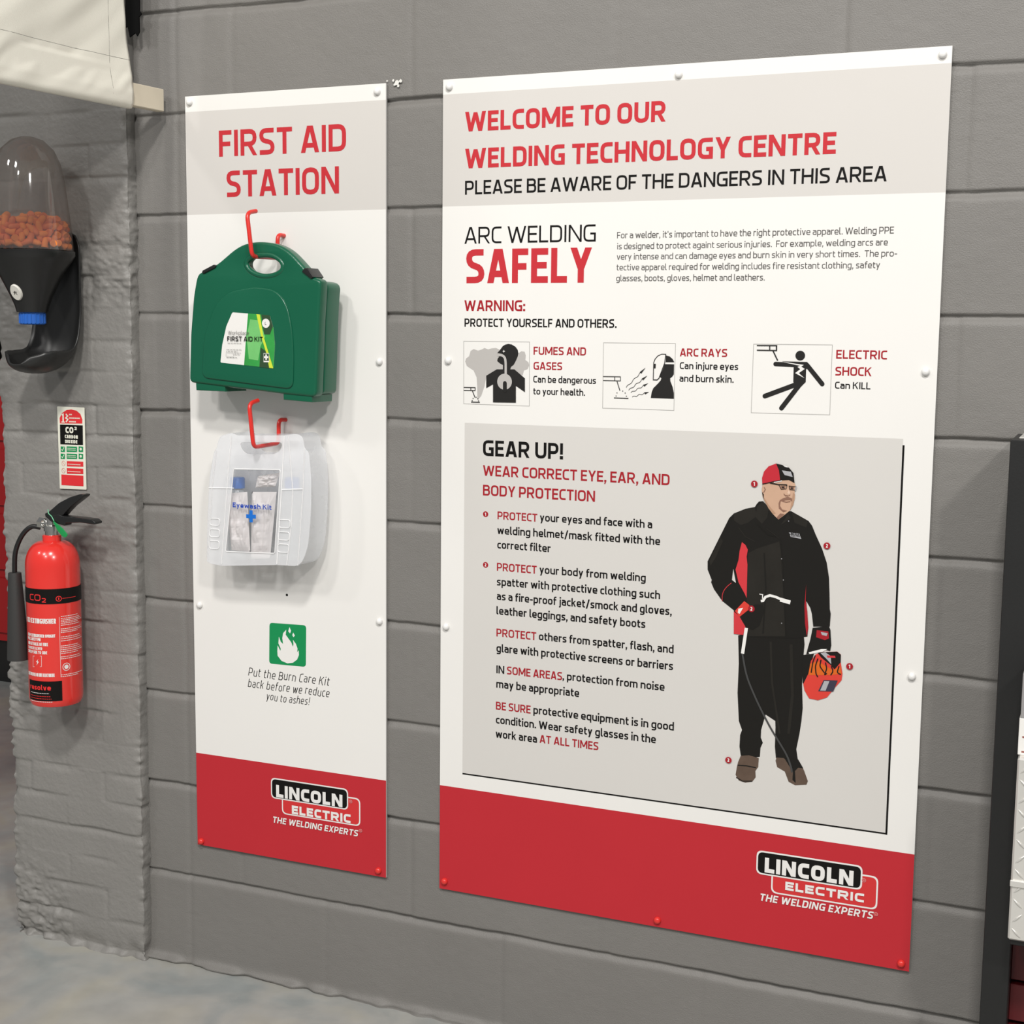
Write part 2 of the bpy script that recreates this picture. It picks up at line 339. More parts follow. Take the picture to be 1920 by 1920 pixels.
# ------------------------------------------------------------ brick pier on the left
def make_pier():
    yb=.42
    xr,xl,yf=-2.116,-2.517,-.03
    # unrolled path: right return, front, left return
    s=np.concatenate([np.arange(0,.034,.004),np.arange(.034,.45,.0035),np.arange(.45,.9,.006)])
    z=np.arange(0,2.55,.003); z=np.concatenate([z,np.arange(2.55,3.31,.03)])
    px=[];py=[];nx=[];ny=[];c=.008
    for q in s:
        if q<.03: px.append(xr);py.append(yf+.03-q);a=0
        elif q<.03+(xr-xl): px.append(xr-(q-.03));py.append(yf);a=1
        else: px.append(xl);py.append(yf+(q-.03-(xr-xl)));a=2
        d1=min(1,max(0,(q-.03+c)/(2*c))); d2=min(1,max(0,(q-.03-(xr-xl)+c)/(2*c)))
        n=np.array([(1-d1)-d2,-(d1*(1-d2)) if True else 0]); n=n/np.linalg.norm(n); nx.append(n[0]);ny.append(n[1])
    S,Z=np.meshgrid(s,z,indexing='ij'); h=np.zeros_like(S); e1=S-.03; e2=S-.03-(xr-xl)
    for k in range(45):
        zj=.075*k+.012; dep=np.clip(.0016+.009*vnoise(S,Z*0+k*4.1,10,k+120),0,.0055); wob=.005*vnoise(S,Z*0+k*2.7,10,k+170)
        h-=groove(Z-zj-wob,.005,.009,dep)
        inb=((Z>zj)&(Z<=zj+.075)).astype(float); off=.1125*(k%2)
        for xj in(.03+off,.255+off,.48+off): h-=inb*np.clip(.001+.006*vnoise(S*0+k,Z,9,k+61),0,.004)*np.exp(-((S-xj-.004*vnoise(S*0,Z,30,k))/.006)**2)
        b=np.floor((S-.03-off)/.225); h+=inb*(.0025*((np.sin(b*12.9+k*78.2)*43758.5)%1)-.00125)
    rough=np.clip(vnoise(S,Z,5,31)*2.2+np.clip((S-.2)/.25,0,1)*.9-.15,0,1.3)
    h+=rough*(.008*vnoise(S*.45,Z,60,33)+.006*vnoise(S*.6,Z,130,34)); h+=.0022*vnoise(S,Z,12,35)+.0009*vnoise(S,Z,150,36)
    edge=np.exp(-(e1/.012)**2)+np.exp(-(e2/.012)**2)
    h+=edge*(.010*vnoise(S*0,Z,30,37)+.008*vnoise(S*0,Z,90,38)-.003)
    h-=np.exp(-(e2/.02)**2)*.02*np.clip(vnoise(S*0,Z,8,39)-.1,0,1)
    foot=np.exp(-(Z/.03)**2); h-=foot*.012*(1+1.2*vnoise(S,Z,40,40)); h+=np.exp(-(Z/.012)**2)*(.012+.025*vnoise(S,Z,35,41))
    h=np.clip(h,-.02,.014)
    PX_=np.array(px)[:,None]+np.array(nx)[:,None]*h; PY_=np.array(py)[:,None]+np.array(ny)[:,None]*h
    return gridmesh('wall_left',np.stack([PX_,PY_,Z],-1),[pier_paint])
tag(make_pier(),kind='structure')
# ------------------------------------------------------------ floor, far room
def floor_mat():
    m=bpy.data.materials.new('sealed_concrete'); m.use_nodes=True; N=m.node_tree.nodes; L=m.node_tree.links; b=N['Principled BSDF']
    tc=N.new('ShaderNodeTexCoord'); n1=N.new('ShaderNodeTexNoise'); n1.inputs['Scale'].default_value=4.2; n1.inputs['Detail'].default_value=5; n1.inputs['Distortion'].default_value=.8
    n2=N.new('ShaderNodeTexNoise'); n2.inputs['Scale'].default_value=16; n2.inputs['Detail'].default_value=8
    cr=N.new('ShaderNodeValToRGB'); e=cr.color_ramp.elements; e[0].position=.34; e[0].color=(.275,.30,.295,1); e[1].position=.68; e[1].color=(.40,.385,.325,1)
    x=cr.color_ramp.elements.new(.52); x.color=(.37,.37,.345,1)
    mx=N.new('ShaderNodeMix'); mx.data_type='RGBA'; mx.blend_type='MULTIPLY'; mx.inputs[0].default_value=.35
    L.new(tc.outputs['Object'],n1.inputs[0]); L.new(tc.outputs['Object'],n2.inputs[0]); L.new(n1.outputs['Fac'],cr.inputs[0]); L.new(cr.outputs[0],mx.inputs[6]); L.new(n2.outputs['Fac'],mx.inputs[7])
    br=N.new('ShaderNodeBrightContrast'); br.inputs[1].default_value=.06; L.new(mx.outputs[2],br.inputs[0]); L.new(br.outputs[0],b.inputs['Base Color'])
    mr=N.new('ShaderNodeMapRange'); mr.inputs[3].default_value=.3; mr.inputs[4].default_value=.55; L.new(n2.outputs['Fac'],mr.inputs[0]); L.new(mr.outputs[0],b.inputs['Roughness'])
    bp=N.new('ShaderNodeBump'); bp.inputs['Strength'].default_value=.12; bp.inputs['Distance'].default_value=.003; L.new(n2.outputs['Fac'],bp.inputs['Height']); L.new(bp.outputs[0],b.inputs['Normal'])
    return m
m=MB(); m.box((-9,-7,-.1),(3,7.5,0)); tag(m.build('floor',floor_mat()),kind='structure')
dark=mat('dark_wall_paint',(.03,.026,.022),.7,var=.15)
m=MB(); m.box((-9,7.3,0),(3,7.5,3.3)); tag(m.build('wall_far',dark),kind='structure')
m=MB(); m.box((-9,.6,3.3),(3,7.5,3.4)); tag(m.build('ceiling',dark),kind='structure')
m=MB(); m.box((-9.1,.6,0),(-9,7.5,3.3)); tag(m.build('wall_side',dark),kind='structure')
m=MB()
for cx,cz,r in((742,155,1),(735,150,.55),(749,151,.6),(745,160,.5),(738,158,.45),(724,151,.35)):
    c=[(0.5346,1.7486),(0.5257,1.7546),(0.5434,1.7525),(0.5384,1.7429),(0.5295,1.7456),(0.5118,1.7543)][[742,735,749,745,738,724].index(cx)]
    rr=random.Random(cx); m.poly([(c[0]+.0062*r*rr.uniform(.5,1.2)*math.cos(a*.7),c[1]+.0062*r*rr.uniform(.5,1.2)*math.sin(a*.7)) for a in range(9)],0,1)
SB=[-1.9703,-1.4591,0.3122,2.0612]
o=m.build('plaster_fleck',mat('bare_plaster',(.75,.74,.70),.8),bpy.data.objects['wall_back']); o.location=(SB[0],-.003,SB[2]); tag(o,'white fleck of bare plaster')
# ------------------------------------------------------------ printed wall signs
def screw_cap(parent,p,m,r=.0072):
    b=MB(); b.lathe([(r*1.05,0),(r*1.05,.0015),(r,.004),(r*.85,.0062),(r*.5,.0078),(0,.0084)],n=20)
    o=b.build('screw_cap',m,parent,60); o.location=(p[0],-.0002,p[1]); o.rotation_euler=(math.pi/2,0,0); return o
def panel_mesh(w,h,bands,parent,extra=()):
    """flat board, its print as horizontal bands (z0,z1,slot)"""
    b=MB(); t=.006
    for z0,z1,k in bands: b.add([(0,0,z0),(w,0,z0),(w,0,z1),(0,0,z1)],[(0,1,2,3)],k)
    b.add([(0,0,0),(w,0,0),(w,t,0),(0,t,0),(0,0,h),(w,0,h),(w,t,h),(0,t,h)],[(0,3,2,1),(4,5,6,7),(1,2,6,5),(2,3,7,6),(3,0,4,7)],3)
    return b.build('panel',[WHITE,GREYB,RED,EDGE],parent)
cap_white=mat('white_cap_plastic',(.82,.81,.79),.3); cap_red=mat('red_cap_plastic',(.72,.035,.03),.3)
def lines(parent,name,segs,mats,lay=1,gap=.09,**kw):
    """each printed line of words a part of its own; a change of ink inside a line stays in it"""
    prev=None; cur=None; done=[]
    for s,box,t,m in segs:
        if prev is None or abs(box[1]-prev[1])>.004 or not -.002<box[0]-prev[2]<.03: cur=MB(); done.append(cur)
        cur.text(s,box,t,m,lay,gap=gap,**kw); prev=box
    for c in done: c.build(name,mats,parent)
def rr_(pts,r): return rp(pts,r,True,6)
def logo(parent,Bk,Rd,t1,t2,t3,dots,bw):
    """black and red nameplate with three lines of lettering; Bk and Rd are (x0,z0,x1,z1)"""
    b=MB()
    def R(a,g,r,m,l):
        x0,z0,x1,z1=a; b.poly(rr_([(x0-g,z0-g),(x1+g,z0-g),(x1+g,z1+g),(x0-g,z1+g)],r),m,l)
    s=Bk[3]-Bk[1]
    R(Rd,bw,s*.3,2,1); R(Rd,0,s*.26,1,2); R(Bk,bw,s*.28,2,3); R(Bk,0,s*.24,0,4)
    b.text('LINCOLN',t1,.27,2,5,gap=.1); b.text('ELECTRIC',t2,.27,2,5,gap=.1); b.text('THE WELDING EXPERTS',t3,.2,2,5,shear=.18,gap=.12)
    for d in dots: b.disc(d,s*.095,3,4); b.disc(d,s*.065,1,5); b.disc(d,s*.03,3,6)
    return b.build('logo',[INK,mat('logo_red',(.62,.028,.03),.4),mat('logo_white',(.80,.785,.76),.42),mat('logo_pink',(.6,.25,.25),.5)],parent)
def lrect(p,q): return (p[0],q[1],q[0],p[1])
# ---- large board
BB=[-1.3248,-0.3071,0.3099,2.0604]; bw_,bh_=BB[1]-BB[0],BB[3]-BB[2]
BS=empty('wall_sign',(BB[0],-.008,BB[2]),label='large white safety board with red foot headed WELCOME TO OUR WELDING TECHNOLOGY CENTRE',cat='sign')
zr=[(0.0003,0.2373),(0.0002,1.7202),(-0.0004,1.4914)]
panel_mesh(bw_,bh_,[(0,zr[0][1],2),(zr[0][1],zr[2][1],0),(zr[2][1],zr[1][1],1),(zr[1][1],bh_,0)],BS)
lines(BS,'heading_lettering',[
 ('WELCOME TO OUR',(0.051,1.6427,0.4833,0.0398),.2,1),
 ('WELDING TECHNOLOGY CENTRE',(0.0515,1.568,0.8161,0.0401),.2,1),
 ('PLEASE BE AWARE OF THE DANGERS IN THIS AREA',(0.0519,1.5146,0.9115,0.0283),.15,0),
 ('ARC WELDING',(0.0514,1.4139,0.3427,0.034),.115,0),
 ('SAFELY',(0.0557,1.3322,0.335,0.0701),.19,1),
 ('WARNING:',(0.0521,1.2746,0.1904,0.0222),.175,2),
 ('PROTECT YOURSELF AND OTHERS.',(0.0527,1.2417,0.3904,0.0173),.17,0),
 ('FUMES AND',(0.2106,1.1853,0.3259,0.0165),.17,2),('GASES',(0.211,1.1546,0.2744,0.0159),.17,2),
 ('ARC RAYS',(0.524,1.1867,0.6199,0.0158),.17,2),
 ('ELECTRIC',(0.8314,1.1868,0.9258,0.0166),.17,2),('SHOCK',(0.8309,1.155,0.8986,0.0166),.17,2)],[INK,RTXT,DRED])
para=[
 ("For a welder, it's important to have the right protective apparel. Welding PPE",(0.3878,1.4192,0.9286,0.0126)),
 ("is designed to protect againt serious injuries.  For example, welding arcs are",(0.3883,1.3977,0.9185,0.0121)),
 ("very intense and can damage eyes and burn skin in very short times.  The pro-",(0.3881,1.3771,0.9362,0.0121)),
 ("tective apparel required for welding includes fire resistant clothing, safety",(0.388,1.356,0.906,0.0122)),
 ("glasses, boots, gloves, helmet and leathers.",(0.3879,1.3345,0.6895,0.0122))]
caps=[('Can be dangerous',(0.2108,1.1281,0.3486,0.0138)),('to your health.',(0.2111,1.1033,0.3254,0.0138)),
 ('Can injure eyes',(0.5245,1.1617,0.6425,0.0134)),('and burn skin.',(0.5245,1.1366,0.6342,0.0138)),
 ('Can KILL',(0.8313,1.1301,0.8977,0.0132))]
lines(BS,'body_lettering',[(s,x,.125,2) for s,x in para]+[(s,x,.16,0) for s,x in caps],[INK,DRED,GTXT])
# grey information panel with its text
b=MB(); c=[(0.0538,1.0394),(0.9605,1.0389),(0.9633,0.271),(0.0559,0.2738)]
x0=(c[0][0]+c[3][0])/2; x1=(c[1][0]+c[2][0])/2; z1=(c[0][1]+c[1][1])/2; z0=(c[2][1]+c[3][1])/2
b.rect((x0,z0),(x1,z1),0,1); b.rect((x0,z0-.0032),(x1,z0),1,1); b.rect((x1-.0005,z0-.0032),(x1+.0032,z1-.012),1,2)
b.build('information_panel',[PANEL,INK],BS)
seg=[('GEAR UP!',0,(0.0979,0.9708,0.2791,0.0334)),
 ('WEAR CORRECT EYE, EAR, AND',1,(0.0982,0.9286,0.5093,0.0223)),('BODY PROTECTION',1,(0.0986,0.8865,0.3511,0.0227)),
 ('PROTECT',1,(0.1329,0.8374,0.2239,0.0167)),('your eyes and face with a',0,(0.2298,0.8392,0.4751,0.0165)),
 ('welding helmet/mask fitted with the',0,(0.1327,0.8059,0.4925,0.0168)),('correct filter',0,(0.1331,0.775,0.2548,0.0168)),
 ('PROTECT',1,(0.1326,0.7269,0.2241,0.017)),('your body from welding',0,(0.2304,0.7285,0.4639,0.0168)),
 ('spatter with protective clothing such',0,(0.1329,0.6952,0.4952,0.017)),('as a fire-proof jacket/smock and gloves,',0,(0.1332,0.6639,0.5205,0.0171)),
 ('leather leggings, and safety boots',0,(0.1325,0.6324,0.4652,0.0172)),
 ('PROTECT',1,(0.133,0.5844,0.2249,0.0172)),('others from spatter, flash, and',0,(0.2311,0.5857,0.5264,0.017)),
 ('glare with protective screens or barriers',0,(0.1334,0.5506,0.5261,0.0173)),
 ('IN',0,(0.1335,0.5039,0.1521,0.0173)),('SOME AREAS',1,(0.1584,0.5041,0.2848,0.0173)),(', protection from noise',0,(0.286,0.5056,0.5092,0.017)),
 ('may be appropriate',0,(0.1338,0.4722,0.3237,0.0174)),
 ('BE SURE',1,(0.1334,0.4239,0.2142,0.0174)),('protective equipment is in good',0,(0.2207,0.4248,0.5312,0.0172)),
 ('condition. Wear safety glasses in the',0,(0.1337,0.3933,0.4934,0.0174)),('work area',0,(0.1335,0.3618,0.2298,0.0175)),('AT ALL TIMES',1,(0.2359,0.3629,0.3686,0.0173))]
lines(BS,'information_lettering',[(s,x,.185 if s=='GEAR UP!' else .168,m) for s,m,x in seg],[INK,DRED,WHITE],2)
for ch,p in zip('12',[(0.1052,0.8465),(0.1061,0.7374)]):
    b=MB(); b.disc(p,.0062,1,2); b.text(ch,(p[0]-.0018,p[1]-.0035,p[0]+.0018,.007),.22,2,3); b.build('bullet',[INK,DRED,WHITE],BS)
# three pictograms
def torch(b,bar,div,rod,plate,dots,w):
    b.ribbon(bar,w,0,3); b.ribbon(div,w,0,3); b.ribbon(rod,w*1.1,0,3); b.ribbon(plate,w*1.2,0,3)
    for d in dots: b.disc(d,w*.75,0,3,10)
PM=[CHAR,CLOUD,LINE,WHITE]
b=MB(); b.ribbon([(0.0511,1.2113),(0.2012,1.2114),(0.2026,1.0789),(0.0521,1.0794)],.0011,2,1,True)
b.poly([(0.0838,1.0921),(0.0832,1.1174),(0.0816,1.1363),(0.0746,1.1503),(0.0588,1.1595),(0.0549,1.1689),(0.057,1.1752),(0.0639,1.18),(0.0673,1.1911),(0.0742,1.1951),(0.0846,1.1921),(0.0933,1.1946),(0.0993,1.1978),(0.1079,1.1948),(0.1156,1.1972),(0.1259,1.1981),(0.1362,1.1936),(0.1771,1.1879),(0.1829,1.1919),(0.1905,1.1912),(0.1932,1.1835),(0.1924,1.1742),(0.1992,1.1697),(0.2015,1.1635),(0.1977,1.1557),(0.1893,1.1525),(0.1869,1.1431),(0.1607,1.1395),(0.1041,1.1383),(0.1,1.1178),(0.0924,1.0971),(0.0872,1.0914)],1,1)
b.poly([(0.1286,1.1876),(0.1345,1.1936),(0.1413,1.2022),(0.1472,1.2055),(0.154,1.2069),(0.1616,1.2057),(0.1702,1.201),(0.175,1.1949),(0.1766,1.1879),(0.1755,1.1817),(0.1713,1.1723),(0.1664,1.1637),(0.1605,1.1594),(0.1588,1.1542),(0.1418,1.1539),(0.142,1.1628),(0.1348,1.1663),(0.1288,1.1709),(0.1296,1.1756),(0.1338,1.1811),(0.1432,1.1805),(0.1363,1.1866)],0,2)
b.poly([(0.1041,1.1399),(0.1281,1.1537),(0.1682,1.1544),(0.1921,1.1362),(0.1925,1.1075),(0.172,1.1202),(0.1724,1.0851),(0.1202,1.0844),(0.1198,1.1222),(0.1044,1.1139)],0,3)
p=[(0.1295,1.1838),(0.1389,1.184),(0.1466,1.1789),(0.1484,1.1689),(0.1488,1.1408),(0.1463,1.1282),(0.1474,1.1095),(0.1472,1.1251),(0.1439,1.1914),(0.163,1.1286)]
b.ribbon(p[:5],.0052,1,4,r=.006); r_=abs(p[9][0]-p[5][0]); b.disc(p[5],r_,1,4,32); b.ribbon(p[6:8],.0088,0,5,cap=True)
b.poly([(p[8][0]+.0032*(1 if i%2==0 else .4)*math.cos(i*math.pi/4),p[8][1]+.0032*(1 if i%2==0 else .4)*math.sin(i*math.pi/4)) for i in range(8)],3,4)
torch(b,[(0.0522,1.1143),(0.0787,1.1144),(0.0787,1.1083),(0.0522,1.108)],[(0.0688,1.1144),(0.0688,1.108)],[(0.0723,1.1077),(0.0785,1.0936)],[(0.0695,1.0838),(0.0899,1.0838)],[(0.0742,1.0916),(0.0811,1.0941),(0.0852,1.0909),(0.0721,1.0868),(0.0869,1.0867)],.0016)
b.build('pictogram',PM,BS)
b=MB(); b.ribbon([(0.3633,1.2116),(0.5144,1.2118),(0.5146,1.0792),(0.3639,1.0794)],.0011,2,1,True)
b.poly([(0.4957,1.188),(0.503,1.1863),(0.5095,1.181),(0.5129,1.1749),(0.4952,1.1746)],0,2)
b.poly([(0.4934,1.1707),(0.5127,1.1707),(0.5127,1.151),(0.5096,1.1463),(0.5054,1.1431),(0.5058,1.137),(0.5106,1.1263),(0.5137,1.114),(0.514,1.1024),(0.4659,1.1027),(0.4675,1.1144),(0.4706,1.1222),(0.4801,1.1318),(0.4856,1.1381),(0.4871,1.1428),(0.483,1.1458),(0.4892,1.1583)],0,2)
q_=[(0.4952,1.1902),(0.4868,1.1903),(0.4788,1.1867),(0.4733,1.1804),(0.4707,1.1734),(0.4705,1.1393),(0.4783,1.1392),(0.4823,1.1427),(0.4933,1.173)]
b.poly(q_,3,3); b.ribbon(q_,.0017,0,4,True)
b.poly([(0.4704,1.1711),(0.4751,1.1712),(0.4749,1.1619),(0.4703,1.1618)],0,5)
torch(b,[(0.3638,1.1436),(0.4009,1.1438),(0.4011,1.1355),(0.364,1.1355)],[(0.3888,1.1438),(0.389,1.1355)],[(0.3936,1.1353),(0.4005,1.1159)],[(0.388,1.1009),(0.419,1.1006)],[(0.3944,1.1113),(0.4065,1.1152),(0.4118,1.1114),(0.3926,1.105),(0.4145,1.1052)],.0014)
for (p0,p1) in zip([(0.4136,1.1224),(0.4191,1.1171),(0.4237,1.112),(0.4269,1.1035)],[(0.4537,1.163),(0.4578,1.1473),(0.4601,1.1321),(0.4623,1.1146)]):
    dx,dz=p1[0]-p0[0],p1[1]-p0[1]; l=math.hypot(dx,dz); ux,uz=dx/l,dz/l
    b.ribbon([(p0[0]+ux*l*t-uz*.0011*math.sin(t*19),p0[1]+uz*l*t+ux*.0011*math.sin(t*19)) for t in [i/24*.8 for i in range(25)]],.0010,0,2)
    e=(p1[0],p1[1]); g=(p0[0]+ux*l*.74,p0[1]+uz*l*.74); b.poly([e,(g[0]-uz*.0022,g[1]+ux*.0022),(g[0]+uz*.0022,g[1]-ux*.0022)],0,3)
b.build('pictogram',PM,BS)
b=MB(); b.ribbon([(0.6717,1.2125),(0.8234,1.2127),(0.8234,1.0799),(0.671,1.0793)],.0011,2,1,True)
p=[(0.7631,1.1916),(0.7724,1.1918)]; b.disc(p[0],p[1][0]-p[0][0],0,2,32)
b.poly([(0.7275,1.1802),(0.7501,1.18),(0.777,1.1797),(0.7802,1.1741),(0.7753,1.1651),(0.7754,1.1414),(0.7667,1.1322),(0.7547,1.1327),(0.7514,1.1416),(0.7512,1.1703),(0.7564,1.1715),(0.7487,1.1758)],0,2)
for pts,w in (([(0.7159,1.1748),(0.7563,1.1737)],.0086),([(0.7764,1.1741),(0.807,1.1383)],.0088),([(0.7576,1.1365),(0.6971,1.1125)],.0092),([(0.7665,1.1397),(0.7303,1.0901)],.0092)): b.ribbon(pts,w,0,2,cap=True)
b.poly([(0.7245,1.1799),(0.7705,1.174),(0.7661,1.1706),(0.7727,1.1663),(0.7616,1.1582),(0.7729,1.1487),(0.7546,1.158),(0.7641,1.1657),(0.7587,1.17),(0.7638,1.1721)],3,3)
torch(b,[(0.6783,1.2099),(0.7171,1.2101),(0.717,1.2007),(0.6786,1.2009)],[(0.7035,1.2099),(0.7038,1.2009)],[(0.7102,1.2001),(0.7199,1.1816)],[(0.7166,1.2101),(0.717,1.2008)],[],.0021)
b.build('pictogram',PM,BS)
# printed picture of a welder
b=MB()
def M4(p,m,l,fr='m4'): b.poly(p,m,l)
b.poly([(0.6589,0.6353),(0.6704,0.639),(0.7898,0.6449),(0.7916,0.6298),(0.7901,0.6041),(0.7896,0.5476),(0.7925,0.5016),(0.7909,0.4756),(0.788,0.4493),(0.7828,0.4175),(0.786,0.3997),(0.7874,0.3941),(0.7659,0.3932),(0.7428,0.3941),(0.74,0.4173),(0.7399,0.4565),(0.739,0.4695),(0.7194,0.4802),(0.716,0.4668),(0.7114,0.4479),(0.7112,0.4321),(0.7156,0.4222),(0.7113,0.4111),(0.7106,0.3926),(0.6939,0.3879),(0.6717,0.3903),(0.6685,0.4084),(0.6691,0.4323),(0.6726,0.4432),(0.6656,0.4608),(0.6612,0.5181),(0.6619,0.5784)],0,2)
b.poly([(0.6717,0.3898),(0.6885,0.393),(0.7086,0.3897),(0.7079,0.3712),(0.7025,0.3626),(0.7035,0.3495),(0.6968,0.3393),(0.6825,0.3355),(0.6693,0.3383),(0.6624,0.3493),(0.6646,0.3655),(0.6668,0.3764)],4,3)
b.poly([(0.744,0.3956),(0.7581,0.3961),(0.7737,0.3876),(0.7887,0.3948),(0.7994,0.3767),(0.8078,0.3556),(0.8055,0.348),(0.7829,0.3439),(0.7699,0.3492),(0.7616,0.369),(0.746,0.3762),(0.7425,0.3888)],4,3)
b.poly([(0.7607,0.3951),(0.7873,0.3972),(0.7981,0.3804),(0.7879,0.3804),(0.7818,0.373),(0.784,0.3485),(0.7774,0.3541),(0.7781,0.3699)],0,4)
b.ribbon([(0.6657,0.3697),(0.684,0.3707),(0.7036,0.3693)],.0022,0,4); b.ribbon([(0.6639,0.3442),(0.6772,0.338),(0.6967,0.3406)],.0018,0,4)
b.ribbon([(0.7247,0.6286),(0.73,0.5464),(0.7488,0.4446)],.004,1,3); b.ribbon([(0.7653,0.6273),(0.7714,0.525),(0.7665,0.4467)],.006,1,3)
b.ribbon([(0.6686,0.5999),(0.6783,0.554),(0.7005,0.5068),(0.7278,0.4577),(0.7494,0.4264),(0.7655,0.4023),(0.774,0.3798),(0.7761,0.3697)],.0036,10,5,r=.02)
b.poly([(0.6922,0.906),(0.7003,0.9071),(0.7123,0.8951),(0.7265,0.8821),(0.7337,0.8745),(0.7492,0.8892),(0.756,0.8907),(0.7745,0.8815),(0.7906,0.8733),(0.7977,0.8646),(0.8051,0.848),(0.8184,0.8215),(0.8284,0.7948),(0.834,0.7655),(0.8363,0.7336),(0.8379,0.7038),(0.8401,0.6948),(0.8392,0.6694),(0.8072,0.6665),(0.8036,0.6916),(0.8002,0.7029),(0.7918,0.7161),(0.7943,0.6955),(0.7978,0.6633),(0.7966,0.6458),(0.7716,0.64),(0.674,0.6344),(0.6691,0.6398),(0.6502,0.6381),(0.6487,0.6853),(0.6245,0.7022),(0.6071,0.7245),(0.6007,0.7382),(0.6018,0.743),(0.5928,0.7636),(0.5923,0.7801),(0.6025,0.8021),(0.6181,0.836),(0.6337,0.8697),(0.6428,0.8795),(0.666,0.8902),(0.6845,0.8947),(0.6878,0.9006)],0,3)
b.poly([(0.6739,0.8023),(0.6918,0.8129),(0.7352,0.8297),(0.7436,0.7841),(0.7483,0.7148),(0.7531,0.6424),(0.6751,0.6352),(0.6743,0.7134),(0.6732,0.7789)],1,4)
b.ribbon([(0.7373,0.8344),(0.7444,0.761),(0.7542,0.6425)],.0018,0,5)
b.poly([(0.7003,0.9071),(0.6891,0.8961),(0.6863,0.8751),(0.6995,0.862),(0.7095,0.8742),(0.7123,0.8928)],1,4); b.poly([(0.7504,0.8858),(0.7429,0.8716),(0.7364,0.862),(0.7565,0.877)],1,4)
b.poly([(0.645,0.7687),(0.6513,0.7409),(0.6433,0.7462)],9,4)
b.poly([(0.661,0.8236),(0.6682,0.8183),(0.6732,0.8093),(0.6713,0.7951),(0.6734,0.779),(0.6739,0.7122),(0.6701,0.7201),(0.6565,0.7425),(0.6498,0.7678),(0.6551,0.787),(0.6569,0.8058)],3,5)
b.poly([(0.6488,0.683),(0.6609,0.6746),(0.6733,0.6544),(0.6692,0.6375),(0.6502,0.6376)],3,5)
b.poly([(0.7906,0.7483),(0.7908,0.7183),(0.7948,0.6955),(0.798,0.6633),(0.7954,0.6464),(0.7911,0.672),(0.7887,0.7066)],2,5)
b.ribbon([(0.6423,0.7403),(0.6308,0.7299),(0.624,0.7164),(0.6245,0.7022)],.0012,3,5,r=.01); b.ribbon([(0.6531,0.8522),(0.6677,0.8345),(0.6867,0.8265)],.0016,1,5)
b.poly([(0.661,0.6734),(0.677,0.6878),(0.6907,0.7007),(0.707,0.702),(0.7098,0.6882),(0.7014,0.6593),(0.6877,0.6486),(0.6733,0.6544)],0,6)
b.poly([(0.6511,0.6844),(0.6694,0.7059),(0.6802,0.6986),(0.677,0.6878),(0.661,0.6734)],8,7); b.poly([(0.6581,0.6897),(0.6675,0.6921),(0.6608,0.6793),(0.6572,0.6813)],7,8)
b.ribbon([(0.7026,0.7087),(0.7068,0.7095),(0.7116,0.7176),(0.7203,0.7214),(0.732,0.7193),(0.7437,0.7151)],.0050,7,7); b.ribbon([(0.7409,0.7149),(0.7611,0.7108)],.0080,7,8); b.ribbon([(0.6993,0.7225),(0.7059,0.7218),(0.7055,0.7136)],.0018,7,7)
b.ribbon([(0.6753,0.6522),(0.6692,0.5995)],.0066,7,7)
b.poly([(0.8062,0.6641),(0.8376,0.6704),(0.8408,0.6626),(0.8435,0.6328),(0.8417,0.6211),(0.8338,0.6226),(0.818,0.6199),(0.7956,0.6101),(0.7985,0.6239),(0.8025,0.6405)],0,4); b.poly([(0.8143,0.6602),(0.8369,0.6599),(0.8387,0.6462),(0.8308,0.642),(0.8136,0.6462)],2,5)
b.poly([(0.8223,0.6574),(0.8359,0.6564),(0.8338,0.6504),(0.8248,0.6519)],6,6)
b.poly([(0.8,0.6147),(0.8247,0.6236),(0.8359,0.6247),(0.8271,0.6185),(0.8024,0.6114)],7,5)
b.poly([(0.7533,0.8488),(0.7734,0.8483),(0.7779,0.8375),(0.7573,0.8403)],6,5); b.text('LINCOLN',[(0.7549,0.8443)][0]+([(0.7731,0.8441)][0][0],.0045),.2,0,6); b.text('ELECTRIC',[(0.7582,0.8409)][0]+([(0.776,0.8393)][0][0],.0035),.2,0,6)
for p in [(0.7521,0.871),(0.7409,0.7959),(0.7458,0.7541),(0.7453,0.6679)]: b.disc(p,.0010,6,6,10)
b.poly([(0.6429,0.8784),(0.666,0.889),(0.6845,0.8935),(0.6897,0.8776),(0.6715,0.8627),(0.6576,0.8572),(0.6433,0.8656)],1,4)
b.poly([(0.7572,0.8885),(0.7745,0.8804),(0.7895,0.8721),(0.7866,0.8605),(0.7636,0.8683)],1,4)
b.poly([(0.6116,0.8168),(0.6183,0.8313),(0.6221,0.8222),(0.6099,0.7908),(0.5986,0.7711),(0.5959,0.7804)],1,4)
b.ribbon([(0.6902,0.8615),(0.7117,0.842),(0.728,0.8384)],.0016,0,6); b.ribbon([(0.709,0.8534),(0.7279,0.8407),(0.735,0.8354)],.0014,1,6)
b.ribbon([(0.706,0.8046),(0.7117,0.7352),(0.7089,0.6435)],.0030,0,5)
